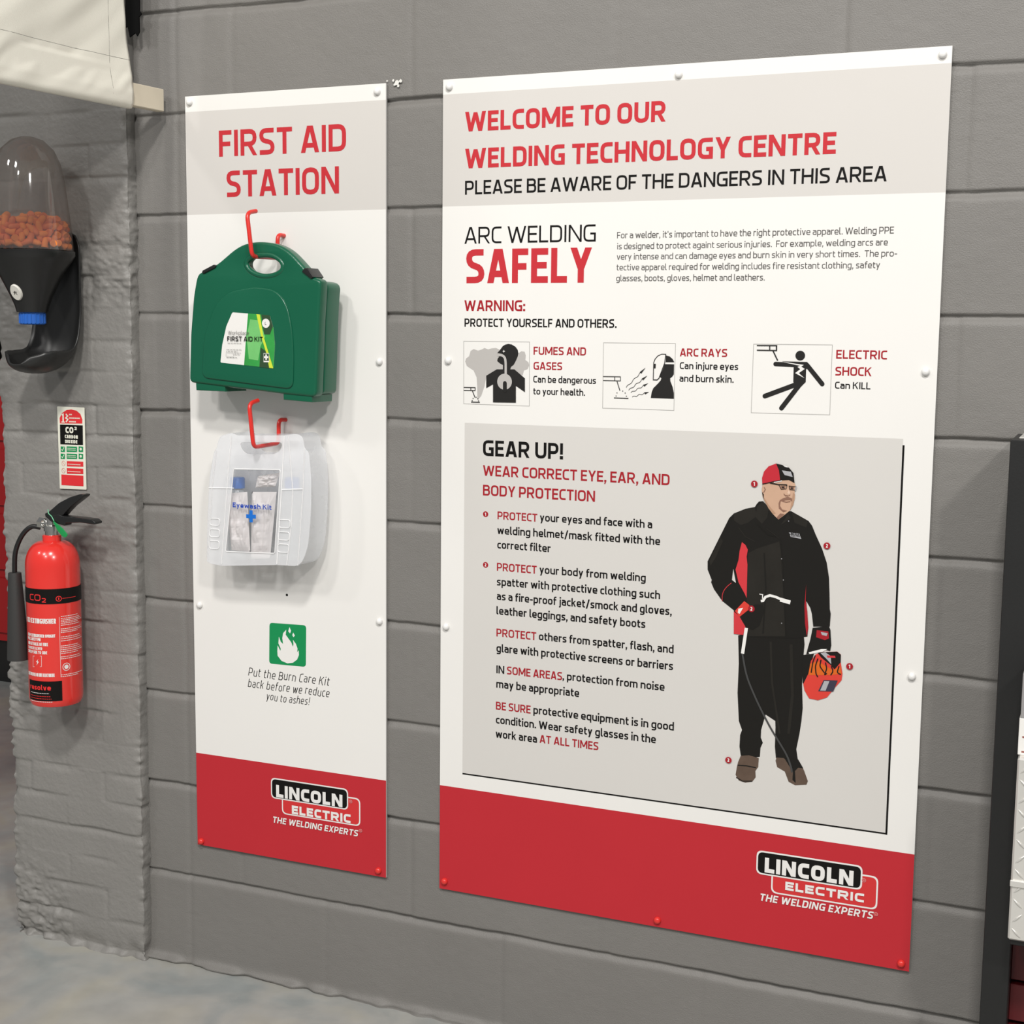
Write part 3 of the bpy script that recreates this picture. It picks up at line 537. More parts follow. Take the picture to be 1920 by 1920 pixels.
# welding helmet in the hand
b.poly([(0.7874,0.6077),(0.8109,0.6138),(0.8066,0.5955),(0.8012,0.5719),(0.7946,0.5481),(0.7906,0.5529),(0.7892,0.5784)],0,4)
b.poly([(0.8135,0.6115),(0.822,0.6169),(0.8552,0.6219),(0.8628,0.6163),(0.862,0.6061),(0.8672,0.5788),(0.866,0.566),(0.8554,0.5521),(0.839,0.5286),(0.8218,0.5211),(0.8043,0.523),(0.7949,0.5379),(0.792,0.5504),(0.8012,0.5719),(0.8053,0.5979)],8,5)
b.poly([(0.8042,0.5927),(0.819,0.5993),(0.8342,0.5906),(0.8492,0.5845),(0.8625,0.5935),(0.8655,0.5786),(0.8422,0.5736),(0.82,0.5713),(0.8013,0.5694)],5,6)
b.poly([(0.8184,0.615),(0.822,0.6169),(0.8552,0.6219),(0.8628,0.6163),(0.8629,0.6012),(0.8517,0.5861),(0.8439,0.5942),(0.8338,0.6008),(0.8249,0.6075)],0,7)
b.poly([(0.8233,0.616),(0.8331,0.618),(0.8433,0.6119),(0.8451,0.5956),(0.8361,0.6048)],6,8); b.poly([(0.8358,0.6124),(0.8518,0.6132),(0.8528,0.609),(0.8372,0.6082)],3,9)
for pts in ([(0.8136,0.6102),(0.8091,0.5958),(0.8069,0.5751)],[(0.8188,0.6044),(0.8144,0.5886),(0.8162,0.5735),(0.8201,0.5675)],[(0.825,0.6025),(0.823,0.5895),(0.8322,0.5777)],[(0.8339,0.5982),(0.8368,0.5858),(0.8324,0.5726),(0.8372,0.5769)],[(0.8453,0.5918),(0.8493,0.582),(0.8447,0.5739)],[(0.86,0.5933),(0.8568,0.5802),(0.8643,0.5772)]): b.ribbon(pts,.0022,0,8,r=.004)
b.poly([(0.8315,0.5628),(0.8586,0.5647),(0.8509,0.5419),(0.8217,0.5395)],11,7); b.poly([(0.8328,0.5609),(0.8427,0.5615),(0.836,0.5419),(0.8256,0.5412)],6,8)
# head
b.poly([(0.6991,0.9416),(0.7191,0.9452),(0.7364,0.9507),(0.7503,0.9514),(0.7608,0.9467),(0.7631,0.9413),(0.7617,0.9308),(0.7629,0.917),(0.7598,0.9029),(0.7541,0.8921),(0.7439,0.8828),(0.7321,0.8725),(0.7212,0.8824),(0.7121,0.8932),(0.7028,0.9085),(0.699,0.9171),(0.6971,0.931)],12,6)
b.poly([(0.7007,0.9171),(0.7119,0.9002),(0.7264,0.8844),(0.7212,0.8824),(0.7121,0.8932),(0.7028,0.9085)],15,7); b.poly([(0.7589,0.9272),(0.7627,0.9239),(0.7598,0.9029),(0.7541,0.8921),(0.7562,0.9062)],15,7); b.poly([(0.7501,0.932),(0.7537,0.9269),(0.7512,0.9233),(0.7477,0.9257)],16,7)
b.poly([(0.6978,0.9258),(0.7015,0.9207),(0.7022,0.9102),(0.6993,0.9188)],0,7); b.ribbon([(0.7019,0.9347),(0.7042,0.9305),(0.7022,0.926),(0.7005,0.9241)],.0018,13,7)
b.poly([(0.7394,0.9149),(0.7488,0.9188),(0.7576,0.9153),(0.7575,0.9094),(0.7534,0.9121),(0.7447,0.9111),(0.7352,0.9085),(0.7343,0.8997),(0.7389,0.893),(0.7489,0.891),(0.7412,0.8876),(0.7322,0.8944),(0.7313,0.9048),(0.7334,0.911)],13,7)
b.ribbon([(0.7387,0.9092),(0.7466,0.9079),(0.7543,0.9096)],.0018,13,8); b.poly([(0.7407,0.9254),(0.7435,0.922),(0.7504,0.9212),(0.7538,0.9235),(0.7531,0.9203),(0.7445,0.9186),(0.7409,0.9219)],13,7)
b.poly([(0.7351,0.8849),(0.7439,0.8842),(0.7321,0.8725),(0.7284,0.8767)],13,7)
b.poly([(0.7333,0.9389),(0.7437,0.9395),(0.743,0.9342),(0.7352,0.9338)],13,7); b.poly([(0.7516,0.9386),(0.7611,0.9381),(0.7596,0.9333),(0.7526,0.9335)],13,7)
for p in [(0.739,0.9366),(0.7564,0.9358)]: b.disc(p,.0018,0,8,10)
b.ribbon([(0.713,0.9437),(0.7297,0.9414),(0.7454,0.9418),(0.7463,0.9396)],.0022,0,9); b.ribbon([(0.7306,0.9411),(0.7468,0.9415),(0.7453,0.9338),(0.7353,0.9326)],.0010,0,9,True); b.ribbon([(0.7507,0.94),(0.7649,0.939),(0.7627,0.9323),(0.7523,0.9328)],.0010,0,9,True); b.ribbon([(0.7649,0.939),(0.7631,0.9309)],.0020,6,10)
b.ribbon([(0.7209,0.9453),(0.7364,0.949)],.0018,7,9)
b.poly([(0.6982,0.9407),(0.6971,0.9528),(0.7009,0.9661),(0.7093,0.9761),(0.724,0.9823),(0.73,0.9692),(0.7333,0.9494),(0.7191,0.9461),(0.7052,0.9412)],14,8)
b.poly([(0.724,0.9823),(0.7354,0.9802),(0.7494,0.9753),(0.7584,0.9653),(0.7612,0.9461),(0.7503,0.9514),(0.7329,0.9499),(0.73,0.9692)],0,9)
b.poly([(0.7358,0.9695),(0.7532,0.9677),(0.7573,0.9575),(0.7413,0.9607)],6,10); b.poly([(0.7371,0.98),(0.7459,0.9777),(0.7468,0.9755),(0.7407,0.977)],7,10)
b.ribbon([(0.6982,0.9408),(0.7191,0.9464),(0.7333,0.9497)],.0016,0,10)
pp=[(0.6823,0.9404),(0.828,0.8275),(0.6844,0.6917),(0.8804,0.595),(0.6473,0.3782)]
for ch,p in zip('12212',pp):
    b.disc(p,.0066,2,9); b.text(ch,(p[0]-.0018,p[1]-.0036,p[0]+.0018,.0072),.22,7,10)
b.build('welder_picture',[JACK,JACKL,DRED,mat('red_cloth_print',(.60,.03,.04),.5),BOOT,ORNG,STEELP,WHITE,mat('red_shell_print',(.66,.045,.03),.4,var=.1,vscale=25),PANEL,mat('cable_print',(.05,.05,.05),.4),PURP,SKIN,SKIND,mat('cap_print',(.50,.028,.042),.5,spec=.15),mat('skin_shade_print',(.43,.26,.17),.5,spec=.15),mat('skin_light_print',(.70,.50,.38),.5,spec=.15)],BS)
k=[(0.7139,0.1933),(0.918,0.1528),(0.7452,0.1514),(0.9488,0.1171),(0.9162,0.1961),(0.9467,0.1668)]
logo(BS,(k[0][0],k[1][1],k[1][0],k[4][1]),(k[2][0],k[3][1],k[3][0],k[5][1]+.012),(0.728,0.1553,0.9043,0.0311),(0.7709,0.1255,0.9262,0.0177),(0.7192,0.0948,0.944,0.0152),[(0.9245,0.1708),(0.9502,0.1058)],.0032)
for p in [(0.0149,1.735),(0.508,1.7302),(1.0017,1.7361),(0.0157,1.1701),(0.9975,1.1652),(0.0139,0.5946),(0.9978,0.5872)]: screw_cap(BS,p,cap_white)
for p in [(0.0132,0.0187),(0.5063,0.0151),(1.0026,0.0143)]: screw_cap(BS,p,cap_red)
# ---- narrow board
sw_,sh_=SB[1]-SB[0],SB[3]-SB[2]
SS=empty('wall_sign',(SB[0],-.008,SB[2]),label='narrow white FIRST AID STATION board with red foot behind the hanging kits',cat='sign')
zr=[(-0.0012,0.227),(0.0001,1.7147),(0.0005,1.4869)]
panel_mesh(sw_,sh_,[(0,zr[0][1],2),(zr[0][1],zr[2][1],0),(zr[2][1],zr[1][1],1),(zr[1][1],sh_,0)],SS)
lines(SS,'heading_lettering',[('FIRST AID',(0.0893,1.6129,0.4145,0.0571),.175,1),('STATION',(0.1081,1.5236,0.3967,0.0576),.175,1)],[INK,RTXT])
b=MB()
b.text('Put the Burn Care Kit',(0.1493,0.43,0.3648,0.0197),.085,0,1,shear=.2,jit=.12,gap=.2); b.text('back before we reduce',(0.148,0.4032,0.3646,0.0191),.085,0,1,shear=.2,jit=.12,gap=.2); b.text('you to ashes!',(0.1975,0.3781,0.3129,0.0178),.085,0,1,shear=.2,jit=.12,gap=.2)
b.build('handwritten_lettering',[INK],SS)
b=MB(); b.disc([(0.2562,0.6295)][0],.0030,0,1); b.build('screw_hole',[INK],SS)
b=MB(); b.poly(rr_([(0.207,0.465),(0.3049,0.4669),(0.3066,0.5635),(0.209,0.561)],.008),0,1)
b.poly([(0.2563,0.4703),(0.2405,0.4746),(0.2302,0.4856),(0.2295,0.4965),(0.2305,0.5101),(0.2375,0.498),(0.2388,0.5029),(0.2326,0.515),(0.2341,0.5308),(0.2389,0.5193),(0.2451,0.5144),(0.2432,0.528),(0.2454,0.5399),(0.2538,0.5486),(0.2524,0.5369),(0.2598,0.5285),(0.2672,0.5201),(0.2712,0.5104),(0.2729,0.517),(0.2714,0.527),(0.2795,0.5177),(0.2836,0.5072),(0.2823,0.4991),(0.2864,0.5038),(0.2872,0.493),(0.2821,0.4817),(0.2709,0.4733)],1,2)
b.poly([(0.2626,0.5559),(0.2666,0.5472),(0.2641,0.5409),(0.2591,0.5455)],1,2); b.poly([(0.2724,0.5438),(0.2768,0.5373),(0.2731,0.533),(0.2698,0.5374)],1,2)
b.build('burn_kit_symbol',[GREEN,WHITE],SS)
k=[(0.2098,0.1864),(0.4113,0.1478),(0.2408,0.1093),(0.4424,0.1134),(0.4143,0.1913),(0.4432,0.1612)]
logo(SS,(k[0][0]+.002,k[1][1],k[1][0],k[4][1]),(k[2][0],k[3][1],k[3][0],k[5][1]+.012),(0.2231,0.1492,0.3998,0.0296),(0.2654,0.1149,0.4209,0.0204),(0.2122,0.0864,0.4389,0.0149),[(0.4211,0.1662),(0.4465,0.1014)],.0030)
for p in [(0.0128,1.7356),(0.4913,1.7324),(0.018,0.5866),(0.496,1.1629),(0.4956,0.5895)]: screw_cap(SS,p,cap_white)
for p in [(0.0114,0.0099),(0.4924,0.0142)]: screw_cap(SS,p,cap_red)
# ------------------------------------------------------------ red hooks
red_rod=mat('red_dipped_steel',(.70,.03,.022),.28,coat=.3)
def arc3(pts,r,seg=6):
    out=[Vector(pts[0])]
    for a,v,c in zip(pts,pts[1:],pts[2:]):
        a,v,c=Vector(a),Vector(v),Vector(c); p0=v+(a-v).normalized()*min(r,(a-v).length*.48); p1=v+(c-v).normalized()*min(r,(c-v).length*.48)
        for s in range(seg+1):
            t=s/seg; out.append((1-t)**2*p0+2*t*(1-t)*v+t*t*p1)
    out.append(Vector(pts[-1])); return out
def hook(base,low,ux,tip_z,label):
    """base on the board, low = foot of the rear drop, then out, up and back at the tip"""
    bx,bz=base; lx,lz=low
    r=empty('wall_hook',(bx,-.008,bz),label=label,cat='hook',group='red hooks on the first aid board')
    P=[(0,0,0),(lx-bx,-.022,.001),(lx-bx,-.023,lz-bz),(lx-bx+.002,-.127,lz-bz-.002),(ux-bx,-.127,tip_z-bz),(ux-bx+.004,-.098,tip_z-bz+.006)]
    m=MB(); m.tube(arc3(P,.014),.0047,0,12); m.build('rod',red_rod,r,60)
    return r
a,b_,c,d=(-1.7129,-0.008,1.748),(-1.716,-0.03,1.698),(-1.7256,-0.135,1.7876),(-1.725,-0.105,1.7979)
hook((a[0],a[2]),(b_[0],b_[2]),c[0],c[2],'upper red hook carrying the green first aid case')
a,b_,c,d=(-1.7129,-0.008,1.3413),(-1.7177,-0.03,1.2897),(-1.7259,-0.135,1.3817),(-1.7277,-0.105,1.3921)
hook((a[0],a[2]),(b_[0],b_[2]),c[0],c[2],'lower red hook carrying the clear eyewash case')
# ------------------------------------------------------------ green first aid case
green=mat('green_case_plastic',(.003,.105,.052),.3,bump=.12,bscale=900,coat=.12)
GO=[[-1.85,-0.108,1.42],4.0]; K=empty('first_aid_case',GO[0],(0,0,-math.radians(GO[1])),label='green plastic first aid case hanging from the upper red hook',cat='first aid kit')
out=rp([(-0.0538,0.0031),(-0.0482,0.109),(-0.0382,0.1935),(-0.0268,0.2417),(-0.0079,0.2465),(0.0277,0.2612),(0.0502,0.2759),(0.0758,0.2929),(0.101,0.3036),(0.129,0.3077),(0.1537,0.3075),(0.1842,0.3032),(0.2054,0.2955),(0.2264,0.2829),(0.259,0.2532),(0.2812,0.2312),(0.2989,0.2262),(0.3009,0.2165),(0.2953,0.1437),(0.2902,0.0457),(0.2867,-0.0204),(0.1989,-0.0159)],[.012,.01,.01,.018,.02,.02,.02,.02,.02,.02,.02,.02,.02,.02,.02,.02,.012,.012,.01,.01,.012,.01],True,4)
hole=rp([(0.105,0.2589),(0.1099,0.2713),(0.1348,0.28),(0.1748,0.2801),(0.1975,0.2692),(0.205,0.2564),(0.2003,0.2442),(0.1804,0.2358),(0.1558,0.2338),(0.1342,0.2375),(0.1157,0.2464)],.02,True,4)
plate('front_shell',[out,hole],.030,.006,green,K,0,sm=50)
bk=rp([(-0.0514,0.0058),(-0.0449,0.109),(-0.0356,0.1934),(-0.0244,0.229),(0.0271,0.231),(0.2137,0.2281),(0.2885,0.2243),(0.2973,0.2117),(0.2948,0.1971),(0.2909,0.1436),(0.2872,0.0457),(0.2843,-0.016),(0.1989,-0.0121)],[.012,.01,.01,.014,.01,.01,.02,.01,.01,.01,.01,.012,.01],True,4)
plate('back_shell',[bk],.054,.006,green,K,.0315,sm=50)
m=MB(); hp=hole+hole[:2]; m.tube([(p[0],.004,p[1]) for p in hp],.006,0,10,False); m.build('handle_rim',green,K,60)
plate('raised_face',[rp([(-0.0158,0.0143),(-0.0075,0.1042),(0.0229,0.173),(0.0648,0.2031),(0.1339,0.2127),(0.1892,0.205),(0.2162,0.1754),(0.2293,0.1237),(0.2327,0.0694),(0.2302,-0.0051)],.02,True,5)],.006,.0028,green,K,-.0035,sm=50)
k=[(0.2986,0.1437),(0.2907,-0.0035)]
clip_=mat('black_latch_plastic',(.014,.014,.014),.35)
for pts in ([(-0.0102,0.243),(-0.0079,0.2485),(0.0229,0.2608),(0.0286,0.2587),(0.0263,0.2547),(-0.0048,0.2424)],[(0.256,0.2436),(0.2626,0.2503),(0.2709,0.2507),(0.2856,0.2323),(0.2791,0.2283)]):
    plate('latch',[pts],.040,.0015,clip_,K,-.004)
for pts in ([(-0.0382,0.0048),(0.0428,0.0003),(0.0426,-0.0151),(-0.0373,-0.0141)],[(0.1996,-0.0096),(0.2747,-0.0163),(0.2734,-0.0317),(0.2003,-0.0284)]):
    plate('hinge',[pts],.078,.002,green,K,.004)
def am(c,pts):
    """artwork units to metres on the label"""
    return [tuple(k[0]*p[0]+k[1]*p[1]+k[2] for k in c) for p in pts]
LAB_AF=[[0.00031349,-3.75e-06,-0.0646292],[3.21199e-06,-0.00025125,0.392317]]; LAB=LAB_AF
lab=MB()
lab.poly(rp([(0.0382,0.0487),(0.0437,0.087),(0.0556,0.1276),(0.0726,0.1579),(0.1726,0.1519),(0.1821,0.1234),(0.1854,0.0886),(0.1811,0.0387)],[.003]*8,True,4),0,1)
lab.poly([(0.1027,0.0443),(0.109,0.1053),(0.115,0.1555),(0.1726,0.1519),(0.1821,0.1234),(0.1854,0.0886),(0.1811,0.0387)],1,2)
lab.poly([(0.1161,0.0576),(0.1105,0.1028),(0.1205,0.143),(0.1453,0.1406),(0.1603,0.1058),(0.1477,0.0857),(0.141,0.055)],2,3)
lab.poly([(0.1501,0.1531),(0.1726,0.1519),(0.1806,0.1283),(0.1727,0.1109),(0.1573,0.1108)],3,3)
lab.poly([(0.1476,0.0832),(0.1645,0.0734),(0.1734,0.0386),(0.144,0.041)],3,3)
lab.poly([(0.1377,0.154),(0.147,0.1533),(0.1548,0.1107),(0.1691,0.071),(0.1811,0.0387),(0.1703,0.0395),(0.163,0.0709),(0.1495,0.1082)],4,4)
p=[(0.1628,0.1347),(0.173,0.1348),(0.1632,0.0616)]; lab.disc(p[0],p[1][0]-p[0][0],0,5,28,.0098); lab.ribbon([(0.161,0.1377),(0.1607,0.132),(0.1644,0.1317)],.0009,6,6)
x,z=p[2]; lab.rect((x-.0075,z-.0100),(x+.0075,z+.0092),0,5); lab.rect((x-.0066,z-.0068),(x+.0066,z+.0082),3,6); lab.rect((x-.0021,z-.0050),(x+.0021,z+.0066),0,7); lab.rect((x-.0056,z-.0012),(x+.0056,z+.0030),0,7)
lab.text('Workplace',(0.0617,0.1094,0.1174,0.0086),.085,7,8); lab.text('FIRST AID KIT',(0.0592,0.0957,0.1545,0.0102),.17,6,8)
for i,(w0,w1) in enumerate(((408,535),(400,540),(400,500),(470,530),(470,525),(398,500))):
    zz=(1205,1262,1278,1290,1305,1330)[i]; a=am(LAB_AF,[(w0,zz),(w1,zz+6)])
    n=int((a[1][0]-a[0][0])/.0016)
    for j in range(n):
        if (j*7+i*3)%5: lab.rect((a[0][0]+j*.0016,a[0][1]),(a[0][0]+j*.0016+.0011,a[0][1]+.0011),7,8)
lab.ribbon([(0.0562,0.0706),(0.0759,0.0696),(0.0752,0.062),(0.0554,0.063)],.0004,7,8,True)
o=lab.build('label',[WHITE,mat('label_green',(.035,.32,.06),.35,var=.3,vscale=25),mat('label_light_green',(.17,.52,.16),.35,var=.15,vscale=30),mat('label_dark_green',(.03,.07,.03),.35),mat('label_yellow',(.62,.72,.05),.35),GREEN,INK,GTXT],K); o.location=(0,-.0036,0); tag(o,'white and green label')
# ------------------------------------------------------------ clear eyewash case
frost=clear_mat('frosted_plastic',(.97,.975,.99),.42,.25,.06,.08); frost2=clear_mat('frosted_plastic_side',(.96,.97,.99),.26,.25,.06,.15); window_=clear_mat('clear_window_plastic',(.95,.96,.98),.06,.12,.12,.5); ribm=clear_mat('frosted_rib',(1,1,1),.85,.2,.1,.05)
EO=[[-1.8,-0.098,1.05],2.0]; Y_=empty('eyewash_case',EO[0],(0,0,-math.radians(EO[1])),label='frosted clear plastic eyewash case hanging from the lower red hook',cat='eyewash kit')
out=rp([(-0.0303,0.2545),(0.003,0.2649),(0.017,0.259),(0.1415,0.2638),(0.1732,0.2688),(0.1896,0.2631),(0.1938,0.2368),(0.2048,0.2297),(0.2103,0.1756),(0.2091,0.0994),(0.201,0.0221),(0.1811,-0.0219),(0.1201,-0.0233),(-0.0274,-0.0369),(-0.0707,-0.0336),(-0.0653,0.0824),(-0.059,0.1618),(-0.0451,0.2214),(-0.0387,0.2269)],[.01,.01,.006,.006,.01,.01,.008,.01,.02,.02,.02,.02,.01,.01,.015,.02,.02,.01,.008],True,4)
hole=rp([(0.0246,0.2438),(0.1368,0.2483),(0.1336,0.2329),(0.1168,0.2215),(0.0429,0.2182),(0.029,0.2285)],.010,True,4)
win=rp([(0.008,0.184),(0.1316,0.1882),(0.1149,0.0024),(-0.0172,-0.003)],.004,True,4)
plate('front_shell',[out,hole,win],.0026,.0008,frost,Y_,0)
plate('window',[win],.0014,.0003,window_,Y_,.0005)
plate('back_shell',[out,hole],.0026,.0008,frost2,Y_,.0665)
m=MB(); n=len(out); m.add([(p[0],y,p[1]) for p in out for y in(.0015,.0675)],[(2*i,2*i+1,(2*i+3)%(2*n),(2*i+2)%(2*n)) for i in range(n)]); m.build('side_wall',frost2,Y_,50)
EYE_AF=[[0.000310361,-3.57143e-06,-0.131012],[1.81928e-05,-0.000259554,0.363419]]
def rib(name,pts,r=.0011,closed=False):
    m=MB(); pts=list(pts); pts=pts+pts[:2] if closed else pts; m.tube([(p[0],-.0006,p[1]) for p in pts],r,0,6,not closed); return m.build(name,ribm,Y_,60)
rib('window_rim',win,.0012,True)
for pts in ([(0.0029,0.2584),(-0.0081,0.1644),(-0.0289,-0.033)],[(0.143,0.2626),(0.1342,0.1461),(0.1201,-0.0214)],[(0.1536,0.2617),(0.163,0.1477),(0.1592,0.0706),(0.1462,-0.0207)],[(0.1947,0.2351),(0.1901,0.1492),(0.175,-0.0198)],[(-0.0381,0.2243),(-0.0524,0.1359),(-0.0675,-0.0306)]): rib('rib',pts)
rib('rib',[(-0.061,0.138),(0.0073,0.141)]); rib('rib',[(0.1342,0.1448),(0.1901,0.1492)])
for x0,x1,z0,z1 in ((248,335,1150,1215),(243,335,1243,1315),(240,330,1345,1420),(845,940,1157,1230),(838,935,1262,1335),(835,930,1365,1440)):
    rib('grip_oval',rp(am(EYE_AF,[(x0,z0),(x1,z0+4),(x1-5,z1),(x0,z1-4)]),.0065,True,4),.0010,True)
lab=MB(); BLUE=mat('blue_ink',(.012,.06,.42),.4)
lab.text('Eyewash Kit',(0.0044,0.0985,0.1077,0.0107),.22,0,1)
c=[(0.0534,0.0811)][0]; lab.rect((c[0]-.0044,c[1]-.0135),(c[0]+.0044,c[1]+.0135),1,1); lab.rect((c[0]-.0130,c[1]-.0048),(c[0]+.0130,c[1]+.0040),1,2)
lab.build('lettering',[BLUE,mat('blue_cross_ink',(.01,.16,.62),.35)],Y_).location=(0,-.0008,0)
bodym=clear_mat('bottle_plastic',(.90,.93,.93),.5,.15,.1,.2); capm=mat('blue_bottle_cap',(.09,.22,.60),.35)
def bottle(c,top,label):
    x,y,z=c; r=.022; h=top-z
    o=empty('eyewash_bottle',(x,y,z),label=label,cat='bottle',group='eyewash bottles in the clear case')
    m=MB(); m.lathe([(0,0),(r*.9,0),(r,.004),(r,h*.72),(r*.85,h*.8),(.012,h*.86),(.012,h*.9)],n=28); m.build('bottle_body',bodym,o,40)
    m=MB(); m.lathe([(0,h*.87),(.0165,h*.87),(.0165,h*.985),(.0145,h),(0,h)],n=28); m.build('cap',capm,o,40)
a,t=(-1.8086,-0.06,1.0252),(-1.8027,-0.06,1.2114); bottle(a,t[2],'blue capped eyewash bottle standing behind the word Eyewash in the case')
a,t=(-1.6669,-0.058,1.0376),(-1.6652,-0.058,1.2179); bottle(a,t[2],'blue capped eyewash bottle behind the row of grip ovals beside the window')
foil=mat('white_foil_wrap',(.88,.82,.79),.35,bump=.25,bscale=120,var=.08,vscale=20)
def pouch(name,pts,y,seed,label):
    P=[W_ for W_ in pts]; n=26; u=np.linspace(0,1,n); U_,V_=np.meshgrid(u,u,indexing='ij')
    P=np.array(P); g=(P[0]*(1-U_)[...,None]*(1-V_)[...,None]+P[1]*U_[...,None]*(1-V_)[...,None]+P[2]*U_[...,None]*V_[...,None]+P[3]*(1-U_)[...,None]*V_[...,None])
    b=np.clip(np.minimum(np.minimum(U_,1-U_),np.minimum(V_,1-V_))*5,0,1)
    h=.003*b+b*.013*np.abs(vnoise(U_*1,V_*1,3.3,seed))+b*.008*np.abs(vnoise(U_,V_,7,seed+1)); h=np.minimum(h,.0108)
    f=np.stack([g[...,0],y-h,g[...,1]],-1); k=np.stack([g[...,0],y+.001*b,g[...,1]],-1)
    vs=np.concatenate([f.reshape(-1,3),k.reshape(-1,3)]); fs=[]
    for s in(0,n*n):
        for i in range(n-1):
            for j in range(n-1): fs.append((s+i*n+j,s+(i+1)*n+j,s+(i+1)*n+j+1,s+i*n+j+1))
    me=bpy.data.meshes.new(name); me.from_pydata([tuple(v) for v in vs],[],fs); me.update()
    tag(link(name,me,None,[foil]),label,'dressing','wrapped dressings in the clear case')
def wz(l): return [(p[0],p[2]) for p in l]
pouch('wrapped_dressing',wz([(-1.8117,-0.085,1.0484),(-1.7622,-0.085,1.0478),(-1.768,-0.085,1.1827),(-1.8251,-0.085,1.1757)]),-.0825,3,'white wrapped dressing under the first letters of Eyewash')
pouch('wrapped_dressing',wz([(-1.7603,-0.085,1.0321),(-1.7104,-0.085,1.037),(-1.6915,-0.085,1.1867),(-1.7557,-0.085,1.1833)]),-.0825,14,'white wrapped dressing standing under the word Kit')
pouch('wrapped_dressing',wz([(-1.7465,-0.085,1.1929),(-1.695,-0.085,1.1981),(-1.6826,-0.085,1.2297),(-1.74,-0.085,1.2192)]),-.0825,23,'white wrapped dressing lying slanted at the top of the window')
# ------------------------------------------------------------ extinguisher sign on the pier
SGN=[[0.0003995,-1.08333e-05,-0.162697],[1.6e-05,-0.0003205,0.59986]]
SIGNW=mat('cream_sign',(.78,.77,.66),.35); 
XS=empty('extinguisher_sign',(-2.33,-.034,1.16),label='small cream CO2 fire extinguisher sign stuck on the brick pier',cat='sign')
plate('plate',[rp([(-0.0045,-0.0039),(0.0756,-0.0024),(0.0756,0.1939),(-0.0055,0.1944)],.002,True,3)],.0012,.0002,SIGNW,XS,0)
b=MB(); b.poly([(0.0019,0.154),(0.0015,0.1668),(0.0088,0.1789),(0.023,0.1866),(0.037,0.1883),(0.0528,0.1859),(0.0637,0.1783),(0.0692,0.1658),(0.0688,0.1556)],0,1)
b.poly([(0.0018,0.1512),(0.0699,0.1515),(0.0692,0.1044),(0.0013,0.1037)],1,1)
b.ribbon([(0.0082,0.1744),(0.0123,0.1758),(0.012,0.1576)],.0040,3,2); b.ribbon([(0.0068,0.1574),(0.0172,0.1574)],.0024,3,2); b.ribbon([(0.0207,0.177),(0.0257,0.1724),(0.0204,0.1674),(0.0262,0.1644),(0.0208,0.1579)],.0035,3,2)
for i,(x0,x1,z) in enumerate(((520,545,1350),(520,605,1376),(520,580,1403))):
    a=am(SGN,[(x0,z),(x1,z+3)]); n=int((a[1][0]-a[0][0])/.0030)
    for j in range(n): b.rect((a[0][0]+j*.003,a[0][1]-.001),(a[0][0]+j*.003+.0022,a[0][1]+.0022),3,2)
b.text('CO',(0.0183,0.1316,0.0419,0.0147),.27,3,2); b.text('2',(0.0453,0.1396,0.0521,0.0076),.27,3,2)
b.text('CARBON',(0.0159,0.119,0.0546,0.0083),.28,3,2); b.text('DIOXIDE',(0.0163,0.1075,0.053,0.0077),.28,3,2)
for z0,z1 in ((1586,1628),(1640,1681)):
    for x0,x1 in ((456,488),(501,579),(591,624)): 
        b.poly(am(SGN,[(x0,z1),(x1,z1+1),(x1,z0+3),(x0,z0)]),2,1)
    b.ribbon(am(SGN,[(462,z0+22),(470,z0+32),(482,z0+8)]),.0016,3,2); a=am(SGN,[(607,(z0+z1)/2)])[0]; b.disc(a,.0033,3,2)
    for q_ in(.3,.6):
        a=am(SGN,[(508,z0+(z1-z0)*q_+4),(572,z0+(z1-z0)*q_+6)])
        for j in range(int((a[1][0]-a[0][0])/.0028)): b.rect((a[0][0]+j*.0028,a[0][1]),(a[0][0]+j*.0028+.0019,a[0][1]+.0017),3,2)
for z0,z1 in ((1697,1737),(1750,1792)):
    b.poly(am(SGN,[(503,z1),(626,z1+2),(625,z0+4),(502,z0)]),0,1); c=am(SGN,[(477,(z0+z1)/2-2)])[0]
    b.ribbon([(c[0]+.0052*math.cos(i*.3142),c[1]+.0058*math.sin(i*.3142)) for i in range(20)],.0010,4,1,True); b.ribbon([(c[0]-.0037,c[1]+.004),(c[0]+.0037,c[1]-.004)],.001,4,1)
    a=am(SGN,[(510,(z0+z1)/2+6),(610,(z0+z1)/2+9)])
    for j in range(int((a[1][0]-a[0][0])/.0030)): b.rect((a[0][0]+j*.003,a[0][1]),(a[0][0]+j*.003+.0021,a[0][1]+.0020),3,2)
b.poly([(0.0015,0.0051),(0.0675,0.0055),(0.0679,0.0309),(0.002,0.031)],0,1)
b.build('print',[mat('sign_red',(.72,.03,.035),.35),INK,GREEN,SIGNW,mat('sign_pink_line',(.70,.28,.24),.35)],XS)
# ------------------------------------------------------------ fire extinguisher
EC=[-2.2948,-0.112]; tcv=[0.6569,-0.754]; ER=.0625
zb=(-2.3017,-0.112,0.6494)[2]; zt=(-2.2871,-0.112,1.056)[2]
red_paint=mat('gloss_red_paint',(.76,.034,.026),.22,coat=.5)
FE=empty('fire_extinguisher',(EC[0],EC[1],zb),label='red CO2 fire extinguisher hung on the brick pier',cat='fire extinguisher')
zf=lambda y:0
H=zt-zb; pr=[(0,.004),(.030,.003),(.048,.001),(.057,.004),(.061,.012),(ER,.022),(ER,H-.072)]
for i in range(1,13):
    a=i/12*math.pi/2; pr.append((.021+(ER-.021)*math.cos(a)**.9,H-.072+.058*math.sin(a)))
pr+=[(.0215,H-.008),(.0215,H-.001),(.020,H),(0,H)]
m=MB(); m.lathe(pr,n=72); m.build('cylinder',red_paint,FE,40)
chrome=mat('chrome_plate',(.62,.61,.58),.2,metal=1); 
